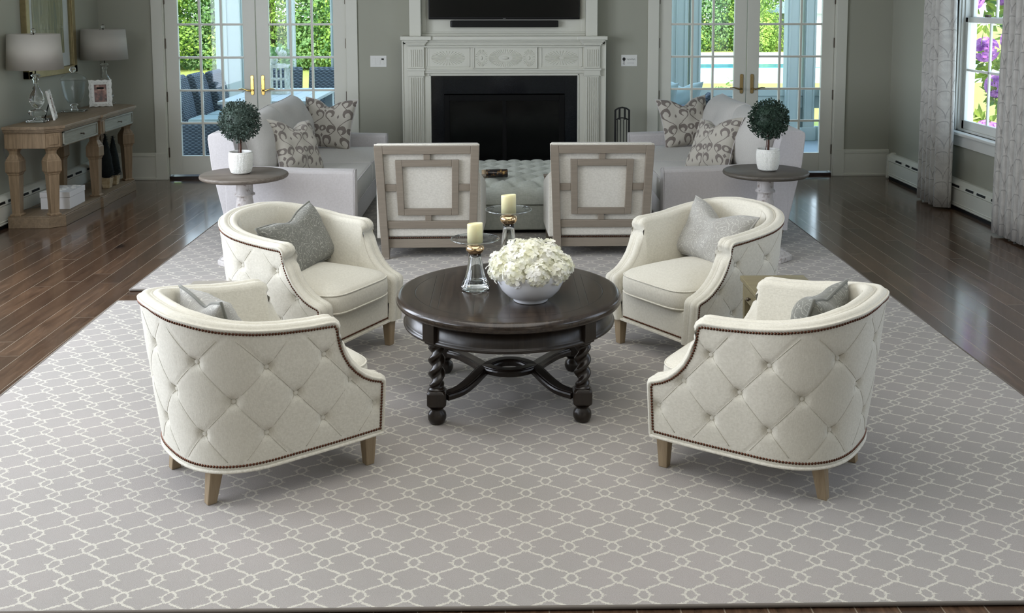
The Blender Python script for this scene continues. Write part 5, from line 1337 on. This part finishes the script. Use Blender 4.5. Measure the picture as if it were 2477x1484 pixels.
table_lamp('crystal lamp with white drum shade at the near end of the console', -3.765, 8.38)
table_lamp('crystal lamp with white drum shade at the far end of the console', -3.765, 9.82)
r = thing('apothecary_jar', 'clear glass lidded jar between the two console lamps', 'jar', (-3.795, 9.17, ZC_))
MB().prism([(0.092*a, 0.092*b) for a, b in ((-1, -1), (1, -1), (1, 1), (-1, 1))], 0.0, 0.014).build('foot', M_crystal, r, bevel=0.004, rot=(0, 0, radians(8)))
MB().lathe([(0.0, 0.0145), (0.034, 0.0145), (0.020, 0.030), (0.020, 0.045), (0.036, 0.058), (0.030, 0.066), (0.0, 0.068)], n=32).build('stem', M_crystal, r)
MB().sphere((0, 0, 0.372), 0.028, 20, 14).build('lid_knob', M_crystal, r)
MB().lathe([(0.0, 0.069), (0.036, 0.070), (0.055, 0.078), (0.080, 0.13), (0.096, 0.20), (0.104, 0.265), (0.107, 0.270), (0.1045, 0.272), (0.1015, 0.265), (0.093, 0.20), (0.077, 0.13), (0.052, 0.082), (0.0, 0.073)], n=40, cap=False).build('jar_body', M_hglass, r)
MB().lathe([(0.102, 0.275), (0.108, 0.280), (0.108, 0.296), (0.085, 0.318), (0.040, 0.336), (0.012, 0.343), (0.0, 0.344)], n=40).build('lid', M_hglass, r)
def photo_frame(label, loc, yaw, w, h, seed):
    r = thing('photo_frame', label, 'photo frame', loc, yaw); R = Matrix.Rotation(radians(-12), 4, 'X'); rnd = random.Random(seed)
    outer_, inner_ = [], []
    n = 14; loop = []
    for k in range(4*n):
        sd, u = divmod(k, n); u = u/n*2-1
        x, z = ((u*w/2, -h/2), (w/2, u*h/2), (-u*w/2, h/2), (-w/2, -u*h/2))[sd]
        q = 1 + 0.035*cos(pi*(u+1)*3.5); loop.append((x*q, z*q))
    iw, ih = w*0.27, h*0.33
    inn = []
    for k in range(4*n):
        sd, u = divmod(k, n); u = u/n*2-1; x, z = ((u*iw, -ih), (iw, u*ih), (-u*iw, ih), (-iw, -u*ih))[sd]; inn.append((x, z))
    m = MB(); L = [[(x, y, z) for x, z in ring_] for y, ring_ in ((0.008, inn), (-0.008, inn), (-0.011, [(a*0.5+c_*0.5, b*0.5+d_*0.5) for (a, b), (c_, d_) in zip(inn, loop)]), (-0.007, loop), (0.008, loop), (0.008, inn))]
    m.loft(L, cap0=False, cap1=False)
    for k in range(22):
        a = 2*pi*k/22; ex, ez = iw+ (w/2-iw)*0.5, ih+(h/2-ih)*0.5; sx = math.copysign(min(1, abs(cos(a))*1.35), cos(a)); sz = math.copysign(min(1, abs(sin(a))*1.35), sin(a))
        m.tube([(ex*sx+0.008*cos(a+j), -0.011, ez*sz+0.008*sin(a*2+j)) for j in (0, 1, 2, 3)], 0.003, 5)
    m.xf(Matrix.Translation((0, 0, h/2*1.03)) ); m.xf(R); m.build('carved_border', M_white, r)
    m = MB(); m.box(-iw, iw, 0.0, 0.004, h*0.515-ih, h*0.515+ih); m.xf(R); m.build('photograph', M_photo, r)
    m = MB(); m.box(-0.03, 0.03, 0.006, 0.010, 0.0, h*0.75); m.xf(Matrix.Translation((0, 0.075, 0)) @ Matrix.Rotation(radians(16), 4, 'X')); m.build('easel_back', M_dark, r)
    return r
photo_frame('white carved photo frame facing the room before the far lamp', (-3.715, 9.565, ZC_), radians(24), 0.195, 0.245, 1)
photo_frame('white carved photo frame seen edge-on beside the near lamp', (-3.70, 8.56, ZC_), radians(107), 0.18, 0.24, 2)
# on the plinth shelf
r = thing('keepsake_box', 'white lidded box with a raised pattern on the lower shelf of the console', 'box', (-3.645, 8.50, 0.095), radians(2))
MB().box(-0.115, 0.115, -0.165, 0.165, 0.0, 0.095).build('box_body', M_paper, r, bevel=0.002)
lid = MB().box(-0.119, 0.119, -0.169, 0.169, 0.096, 0.140).build('lid', M_paper, r, bevel=0.002)
m = MB(); rnd = random.Random(2)
for k in range(16):
    cx_, cy_ = rnd.uniform(-0.09, 0.09), rnd.uniform(-0.14, 0.14)
    m.tube([(cx_+0.018*cos(a), cy_+0.018*sin(a), 0.1415) for a in [2*pi*j/10 for j in range(10)]], 0.0028, 5, closed=True)
m.build('raised_scrolls', M_white, lid)
for i, (x, y, h, s_) in enumerate(((-3.59, 9.30, 0.40, 1.0), (-3.59, 9.475, 0.36, 0.95), (-3.70, 9.36, 0.30, 0.8))):
    r = thing('miniature_fir', ('black miniature fir in a burlap pot nearest the centre leg of the console', 'black miniature fir in a burlap pot at the far end of the console shelf', 'smallest black fir standing behind the two others on the console shelf')[i], 'ornament', (x, y, 0.095), 0, 'miniature firs on the console shelf')
    MB().loft([rect((0, 0, 0), (0.065*s_, 0.065*s_)), rect((0, 0, 0.095*s_), (0.09*s_, 0.09*s_))]).build('burlap_pot', M_burlap, r, bevel=0.006)
    m = MB(); rnd = random.Random(i); m.lathe([(0.02, 0.09*s_), (0.062*s_, 0.12*s_), (0.045*s_, 0.09+h*0.5), (0.004, 0.09+h)], n=16)
    for k in range(420):
        t_ = rnd.random()**1.3; z = 0.10*s_ + (h)*t_; a = rnd.uniform(0, 2*pi); rr = (0.072*s_)*(1-t_)+0.006; L = rnd.uniform(0.02, 0.035)*s_
        d = Vector((cos(a), sin(a), rnd.uniform(-0.5, 0.2))).normalized(); p = Vector((cos(a)*rr*0.7, sin(a)*rr*0.7, z)); sd = Vector((-sin(a), cos(a), 0))*0.006
        m.add([p-sd, p+sd, p+d*L], [(0, 1, 2)])
    m.build('fir_branches', M_fir, r)
m = MB(); m.tube([(-3.955, 8.18, 0.62), (-3.945, 8.22, 0.45), (-3.90, 8.215, 0.33), (-3.898, 8.16, 0.24), (-3.895, 8.25, 0.10), (-3.86, 8.36, 0.100), (-3.80, 8.42, 0.100)], 0.0025, 6)
o = m.build('lamp_cord', M_grey); tag(o, 'thin grey lamp cord hanging behind the near leg of the console', 'cord')

# ---- framed picture
r = thing('framed_picture', 'abstract painting in a deep gold frame on the wall above the console', 'picture', (XL, 0, 0))
ya, yb, za, zb_ = 8.645, 9.62, 1.13, 2.35; fw = 0.065; dp = 0.05
m = MB()
for (p, q_, z0, z1) in ((ya, ya+fw, za, zb_), (yb-fw, yb, za, zb_), (ya, yb, za, za+fw), (ya, yb, zb_-fw, zb_)): m.box(0.0, dp, p, q_, z0, z1)
for (p, q_, z0, z1) in ((ya+fw-0.006, ya+fw+0.006, za+fw, zb_-fw), (yb-fw-0.006, yb-fw+0.006, za+fw, zb_-fw)): m.box(0.0, dp-0.012, p, q_, z0, z1)
m.build('frame', M_gold, r, bevel=0.004)
MB().box(0.004, 0.012, ya+fw, yb-fw, za+fw, zb_-fw).build('mat_board', M_mat, r)
MB().box(0.012, 0.016, ya+fw+0.12, yb-fw-0.12, za+fw+0.12, zb_-fw-0.12).build('painting', M_art, r)
MB().box(0.024, 0.026, ya+fw, yb-fw, za+fw, zb_-fw).build('glazing', M_pane, r)

# ================================================================== CURTAINS
def curtain(label, x, y0, y1, ztop_, seed, folds, width):
    rnd = random.Random(seed); n = folds*14; rows = []; uvs = []
    for i in range(n+1):
        t = i/n; y = lerp(y0, y1, t); ph = t*folds*2*pi; amp = 0.045 + 0.012*sin(3*t+seed)
        col, uc = [], []
        for k in range(14):
            z = lerp(0.018, ztop_, k/13); fl_ = 1 + 0.12*(1-k/13); yy = lerp((y0+y1)/2, y, fl_)
            xx = x + amp*(sin(ph + 0.25*sin(z*1.3+seed)) + 0.35*sin(2*ph+seed))*(1.0)
            col.append((xx, yy + 0.018*cos(ph), z)); uc.append((t*width, z))
        rows.append(col); uvs.append(uc)
    m = MB(); m.grid(rows, True, uvs); o = m.build('curtain', M_curtain)
    s = o.modifiers.new('thickness', 'SOLIDIFY'); s.thickness = 0.004
    return tag(o, label, 'curtain', 'fan print curtains at the right window')
curtain('fan print curtain panel on the far side of the right window', 3.765, 8.52, 8.98, 2.75, 1, 5, 1.35)
curtain('fan print curtain panel on the near side of the right window', 3.765, 6.98, 7.56, 2.75, 4, 7, 1.6)
r = thing('curtain_rod', 'dark rod carrying the fan print curtains', 'curtain rod', (3.765, 0, 2.77))
MB().tube([(0, 6.85, 0), (0, 9.1, 0)], 0.012, 10).build('rod', M_bronze, r)
m = MB()
for yy in (6.95, 9.03): m.box(0, 0.178, yy-0.008, yy+0.008, -0.01, 0.01)
m.build('rod_bracket', M_bronze, r)

# ================================================================== OUTSIDE
ZG = -0.30
struct(MB().box(-60, 60, YB+0.15, 90, ZG-0.2, ZG), 'ground_lawn', M_lawn)
struct(MB().box(-5.5, 5.6, YB+0.15, 14.1, ZG, -0.02), 'porch_floor', M_deck)
o = MB().box(2.2, 16, 26.0, 41.5, ZG, ZG+0.03).build('patio', M_patio); tag(o, kind='structure')
o = MB().box(1.0, 20, 31.6, 33.4, ZG+0.03, ZG+0.045).build('swimming_pool', M_water); tag(o, 'strip of blue pool water set in the pale patio outside the right doors', 'pool')
def porch_column(label, x0, x1, y, z1=2.75, grp='white porch columns'):
    r = thing('porch_column', label, 'column', ((x0+x1)/2, y, -0.02), 0, grp); w = x1-x0; h = z1+0.02
    MB().box(-w/2, w/2, -0.09, 0.09, 0, h).build('shaft', M_ext, r, bevel=0.006)
    m = MB(); 
    for k in (-1, 1): m.box(k*w*0.36-0.012, k*w*0.36+0.012, -0.105, -0.088, 0.25, h-0.1)
    if w > 0.2: m.box(-w*0.12-0.008, -w*0.12+0.008, -0.10, -0.088, 0.25, h-0.1)
    m.build('moulding', M_ext, r, bevel=0.004)
    MB().box(-w/2-0.02, w/2+0.02, -0.11, 0.11, 0, 0.18).build('column_base', M_ext, r, bevel=0.006)
porch_column('wide white porch column seen through the left-hand french door leaf', -3.70, -3.33, 13.45)
porch_column('slim white porch post left of the lantern outside the left doors', -2.795, -2.72, 13.5)
porch_column('slim white porch post at the right edge of the left doors', -2.235, -2.16, 13.5)
porch_column('wide white porch column at the left edge of the right doors', 2.13, 2.37, 13.2)
porch_column('white porch column just right of the widest one outside the right doors', 2.40, 2.55, 13.25)
porch_column('white porch column at the right side of the right doors', 3.63, 3.82, 13.1)
porch_column('white corner post of the screened porch outside the right doors', 3.87, 4.02, 13.15)
r = thing('porch_wall', 'low white panelled porch wall with rail outside the right doors', 'railing', (0, 13.15, 0))
m = MB(); m.box(1.3, 4.1, -0.06, 0.06, 0.56, 0.66); m.box(1.3, 4.1, -0.045, 0.045, 0.40, 0.56); m.build('top_rail', M_ext, r, bevel=0.006)
m = MB(); m.box(1.3, 4.1, -0.03, 0.03, -0.02, 0.16)
for x in (1.3, 1.95, 2.6, 3.25, 3.9): m.box(x-0.07, x+0.07, -0.03, 0.03, 0.16, 0.40)
m.build('lower_panels', M_ext, r, bevel=0.004)
r = thing('porch_side_wall', 'white side wall of the screened porch with a lower window pane, seen through the right doors', 'railing', (4.12, 0, 0))
m = MB(); m.box(-0.05, 0.06, 10.5, 13.1, 0.56, 0.66); m.box(-0.03, 0.04, 10.5, 13.1, -0.02, 0.14); m.box(-0.03, 0.04, 10.5, 13.1, 0.42, 0.56)
for y in (10.6, 11.4, 12.2, 13.0): m.box(-0.03, 0.04, y-0.08, y+0.08, 0.14, 0.42)
m.build('wall_panel', M_ext, r, bevel=0.005)
m = MB()
for y in (11.4, 13.0): m.box(-0.04, 0.05, y-0.05, y+0.05, 0.66, 2.75)
m.build('side_post', M_ext, r, bevel=0.005)

# wicker dining chairs and table on the left porch
def wicker_chair(label, x, y, rz, mt=None):
    r = thing('wicker_dining_chair', label, 'chair', (x, y, -0.02), rz, 'wicker dining chairs on the porch'); mt = mt or M_wicker
    # seat faces +X
    m = MB(); m.loft([rect((0.0, 0, 0.0), (0.44, 0.44)), rect((0, 0, 0.40), (0.50, 0.50)), rect((0, 0, 0.44), (0.50, 0.50))]); m.build('skirted_seat', mt, r, bevel=0.02)
    pr = [(-0.25, 0.40), (-0.15, 0.40), (-0.20, 0.70), (-0.26, 0.93), (-0.30, 0.97), (-0.36, 0.95), (-0.34, 0.85), (-0.29, 0.60)]
    m = MB(); m.loft([[(a, y_, b) for a, b in pr] for y_ in (-0.23, -0.20, 0.20, 0.23)]); m.build('backrest', mt, r, bevel=0.02)
    MB().box(-0.14, 0.24, -0.22, 0.22, 0.445, 0.50).build('seat_pad', M_outcush, r, bevel=0.02, seg=3)
    return r
w1 = wicker_chair('nearest blue-grey wicker chair in the row left of the porch table', -3.36, 11.65, radians(0))
for i, (x, y, rz, lab) in enumerate(((-3.30, 12.15, 0, 'middle blue-grey wicker chair in the row left of the porch table'), (-3.22, 12.62, 0, 'farthest blue-grey wicker chair in the row left of the porch table'),
                                     (-2.80, 12.90, -90, 'wicker chair at the far end of the porch table behind the door lever'), (-2.25, 12.90, -90, 'wicker chair at the far side of the porch table right of the lantern'))):
    dup(w1, label=lab, loc=(x, y, -0.02), rz=radians(rz))
wicker_chair('dark wicker chair at the right end of the porch table near the sofa cushion', -1.86, 11.9, radians(180), M_wickerd)
r = thing('porch_dining_table', 'bleached teak dining table on the porch outside the left doors', 'table', (-2.55, 11.85, -0.02))
m = MB()
for k in range(6): m.box(-0.50+0.1675*k, -0.50+0.1675*k+0.163, -0.85, 0.85, 0.70, 0.735)
m.build('plank_top', M_outtable, r, bevel=0.004)
m = MB()
for a in (-1, 1):
    for b in (-1, 1): m.box(a*0.42-0.05, a*0.42+0.05, b*0.72-0.05, b*0.72+0.05, 0, 0.70)
m.box(-0.42, 0.42, -0.77, -0.74, 0.6, 0.7); m.box(-0.42, 0.42, 0.74, 0.77, 0.6, 0.7); m.build('table_legs', M_outtable, r, bevel=0.006)
r = thing('garden_lantern', 'tall white slatted lantern on the porch table', 'lantern', (-2.60, 11.95, 0.716))
m = MB()
for x in (-0.10, -0.05, 0.0, 0.05, 0.10):
    for y in (-0.10, 0.10): m.box(x-0.007, x+0.007, y-0.007, y+0.007, 0.0, 0.32)
for y in (-0.05, 0.0, 0.05):
    for x in (-0.10, 0.10): m.box(x-0.007, x+0.007, y-0.007, y+0.007, 0.0, 0.32)
m.box(-0.12, 0.12, -0.12, 0.12, 0, 0.03); m.box(-0.12, 0.12, -0.12, 0.12, 0.30, 0.34); m.box(-0.105, 0.105, -0.105, 0.105, 0.16, 0.175)
m.build('slatted_frame', M_greyflower, r)
r = thing('lantern_bouquet', 'white flowers with green leaves arranged on top of the porch lantern', 'flowers', (-2.60, 11.95, 1.056))
rnd = random.Random(12); m = MB()
for k in range(150):
    d = Vector((rnd.uniform(-1, 1), rnd.uniform(-1, 1), rnd.uniform(-0.35, 0.9))).normalized(); p = Vector((0, 0, 0.05)) + d*rnd.uniform(0.04, 0.15); s_ = d.orthogonal().normalized()*0.018; L = 0.06
    m.add([p, p+d*L*0.5+s_, p+d*L, p+d*L*0.5-s_], [(0, 1, 2, 3)])
m.build('leaves', M_tree2, r)
for (x, y, z) in ((-0.11, -0.02, 0.10), (0.06, -0.04, 0.12), (0.0, 0.06, 0.15), (-0.03, -0.10, 0.05)):
    MB().sphere((x, y, z), 0.05, 12, 8).build('blossom', M_greyflower, r)

# outdoor sofa outside the right doors
r = thing('wicker_sofa', 'dark wicker outdoor sofa behind the right french doors', 'sofa', (1.75, 11.6, -0.02), radians(8))
MB().box(-0.55, 0.30, -0.45, 0.95, 0.0, 0.38).build('seat_base', M_wickerd, r, bevel=0.03)
m = MB(); m.loft([[(a, y_, b) for a, b in ((-0.55, 0.3), (-0.42, 0.3), (-0.50, 0.70), (-0.66, 0.70))] for y_ in (-0.45, 0.95)]); m.build('backrest', M_wickerd, r, bevel=0.03)
m = MB(); m.loft([[(x_, -0.45+w_, z_) for w_, z_ in ((0, 0.3), (0.14, 0.3), (0.14, zt_), (0, zt_))] for x_, zt_ in ((-0.55, 0.62), (0.35, 0.66), (0.50, 0.80))]); m.build('armrest', M_wickerd, r, bevel=0.02)
for i, (x, y, yaw) in enumerate(((1.72, 11.55, -20), (2.02, 11.75, -35))):
    p = pillow('outdoor_cushion', 0.50, 0.48, 0.18, M_outcush, seed=50+i, corner=0.12, chop=0.05)
    tag(p, ('pale cushion leaning at the left edge of the right door panes', 'pale cushion beside the dark wicker arm outside the right doors')[i], 'cushion'); orient(p, (x, y, 0.40), radians(yaw), -radians(18), 0)

# shed beyond the pool
r = thing('garden_shed', 'white garden shed with pale blue roof and shutter beyond the pool', 'shed', (14.2, 44.0, ZG))
MB().box(-2.3, 2.6, -1.5, 2.0, 0, 1.65).build('wall', M_shedwall, r)
m = MB(); m.loft([[(-2.5, -1.8, 1.60), (0.1, -1.8, 2.9), (2.8, -1.8, 1.60)], [(-2.5, 2.2, 1.60), (0.1, 2.2, 2.9), (2.8, 2.2, 1.60)]]); m.build('roof', M_shedroof, r)
MB().box(-1.95, -1.75, -1.56, -1.5, 0.6, 1.15).build('shutter', M_grey, r)

# unseen upper wall added over the doors to keep the sun off the porch
struct(MB().box(-7, 7, YB+0.02, YB+0.25, ZC+0.3, 6.2), 'porch_shade_wall', M_shedwall)

# trees and shrubs beyond the lawn
def tree_mesh(seed, h, rad, nleaf, ls, base=0.0):
    rnd = random.Random(seed); m = MB(); blobs = []
    for k in range(34):
        t_ = rnd.random(); a = rnd.uniform(0, 2*pi); q = rad*rnd.uniform(0.25, 0.8)*(1-0.35*t_)
        blobs.append((Vector((q*cos(a), q*sin(a), base + (h-base)*(0.04+0.86*t_**1.5))), rad*rnd.uniform(0.28, 0.48)))
    for k in range(nleaf):
        c, rr = blobs[k % len(blobs)]; d = Vector((rnd.gauss(0, 1), rnd.gauss(0, 1), rnd.gauss(0, 1))).normalized()
        p = c + d*rr*rnd.uniform(0.35, 1.1)
        n_ = (d + Vector((rnd.uniform(-.8, .8), rnd.uniform(-.8, .8), rnd.uniform(-.2, 1)))).normalized(); a = n_.orthogonal().normalized(); b = n_.cross(a); s_ = ls*rnd.uniform(0.5, 1.2)
        th = rnd.uniform(0, 6.28); a, b = a*cos(th)+b*sin(th), b*cos(th)-a*sin(th)
        m.add([p-a*s_, p+b*s_*0.6, p+a*s_, p-b*s_*0.6], [(0, 1, 2, 3)])
    return m
CROWNS = {}
def tree(label, x, y, h, rad, mat, seed, nleaf=0, ls=0.13, grp='leafy trees beyond the lawn', base=0.0, name='broadleaf_tree', cat='tree'):
    r = thing(name, label, cat, (x, y, ZG), random.Random(seed).uniform(0, 6.28), grp)
    if nleaf: tree_mesh(seed, h, rad, nleaf, ls, base).build('crown', mat, r)
    else:
        key = seed % 3
        if key not in CROWNS:
            o = tree_mesh(100+key, 6.0, 2.0, 26000, 0.062, 0).build('crown', M_tree1, r); CROWNS[key] = o.data
        else: o = bpy.data.objects.new('crown', CROWNS[key]); COL.objects.link(o); o.parent = r
        o.scale = (rad/2.0, rad/2.0, h/6.0)
        o.material_slots[0].link = 'OBJECT'; o.material_slots[0].material = mat
    MB().tube([(0, 0, 0), (0.1, 0, h*0.4), (0, 0.1, h*0.8)], [0.16, 0.12, 0.05], 8).build('trunk', M_trunk, r)
    return r
pos = [(-10.6, 31.5, 5.5, 2.1, 0), (-8.6, 32.6, 6.5, 2.2, 1), (-7.2, 31.9, 5.5, 1.9, 0), (-5.6, 32.4, 6.0, 2.0, 1), (-4.1, 31.5, 5.5, 2.0, 0), (-2.4, 33, 6, 2.2, 1), (-12.8, 33.5, 6.5, 2.4, 1)]
words = ['leafy yellow-green tree', 'leafy blue-green tree']
where = ['at the left edge of the left door glass', 'in the first column of panes of the left doors', 'beside the wide porch column', 'behind the lantern flowers', 'in the right leaf of the left doors', 'far right of the left doors', 'beyond the left door jamb']
for i, (x, y, h, rad, k) in enumerate(pos): tree(words[k] + ' beyond the lawn ' + where[i], x, y, h, rad, (M_tree1, M_tree2)[k], 60+i)
pos = [(6.6, 43.5, 6.5, 2.3, 0), (8.6, 44.5, 7, 2.5, 1), (10.4, 43.5, 6, 1.9, 0), (12.0, 47.5, 8, 2.8, 1), (16.5, 47.0, 8, 3.0, 0), (4.4, 45, 7, 2.6, 1)]
where = ['beside the right white porch column', 'over the pool water', 'in the middle of the right doors', 'behind the garden shed', 'above the roof of the garden shed', 'left of the right doors']
for i, (x, y, h, rad, k) in enumerate(pos): tree(words[k] + ' beyond the pool ' + where[i], x, y, h, rad, (M_tree1, M_tree2)[k], 80+i)
tree('low yellow shrub on the lawn beside the wicker chairs', -4.6, 16.5, 0.7, 0.7, M_tree1, 95, 900, 0.05, 'low shrubs', 0.0, 'low_shrub', 'shrub')
tree('low green shrub outside the lower panes of the right porch wall', 3.6, 15.5, 0.7, 0.7, M_tree1, 96, 900, 0.05, 'low shrubs', 0.0, 'low_shrub', 'shrub')
# rhododendron outside the right window
r = thing('rhododendron_bush', 'rhododendron with purple blossoms outside the right window', 'bush', (5.9, 12.2, ZG))
m = MB(); rnd = random.Random(33)
cl = [Vector((rnd.uniform(-0.9, 0.9), rnd.uniform(-1.8, 1.8), rnd.uniform(0.4, 3.2))) for k in range(90)]
for k in range(2200):
    c = cl[k % len(cl)]; d = Vector((rnd.gauss(0, 1), rnd.gauss(0, 1), rnd.gauss(0, 1)-0.3)).normalized(); p = c + d*rnd.uniform(0.02, 0.10); s_ = d.cross(Vector((rnd.uniform(-1, 1), rnd.uniform(-1, 1), rnd.uniform(-1, 1)))).normalized()*0.035; L = rnd.uniform(0.12, 0.2)
    m.add([p, p+d*L*0.5+s_, p+d*L, p+d*L*0.5-s_], [(0, 1, 2, 3)])
m.build('leaves', M_rhodo, r)
for k in range(62):
    c = cl[k] + Vector((rnd.uniform(-0.25, 0.0), rnd.uniform(-0.25, 0.0), rnd.uniform(-0.1, 0.15))); m = MB()
    for j in range(60):
        d = Vector((rnd.gauss(0, 1), rnd.gauss(0, 1), rnd.gauss(0, 1))).normalized(); p = c + d*0.11; a = d.orthogonal().normalized()*0.055; b = d.cross(a)
        q_ = p + d*0.035; m.add([p, q_-a, q_+b, q_+a, q_-b], [(0, 1, 2), (0, 2, 3), (0, 3, 4), (0, 4, 1)])
    m.build('blossom_truss', M_purple, r)
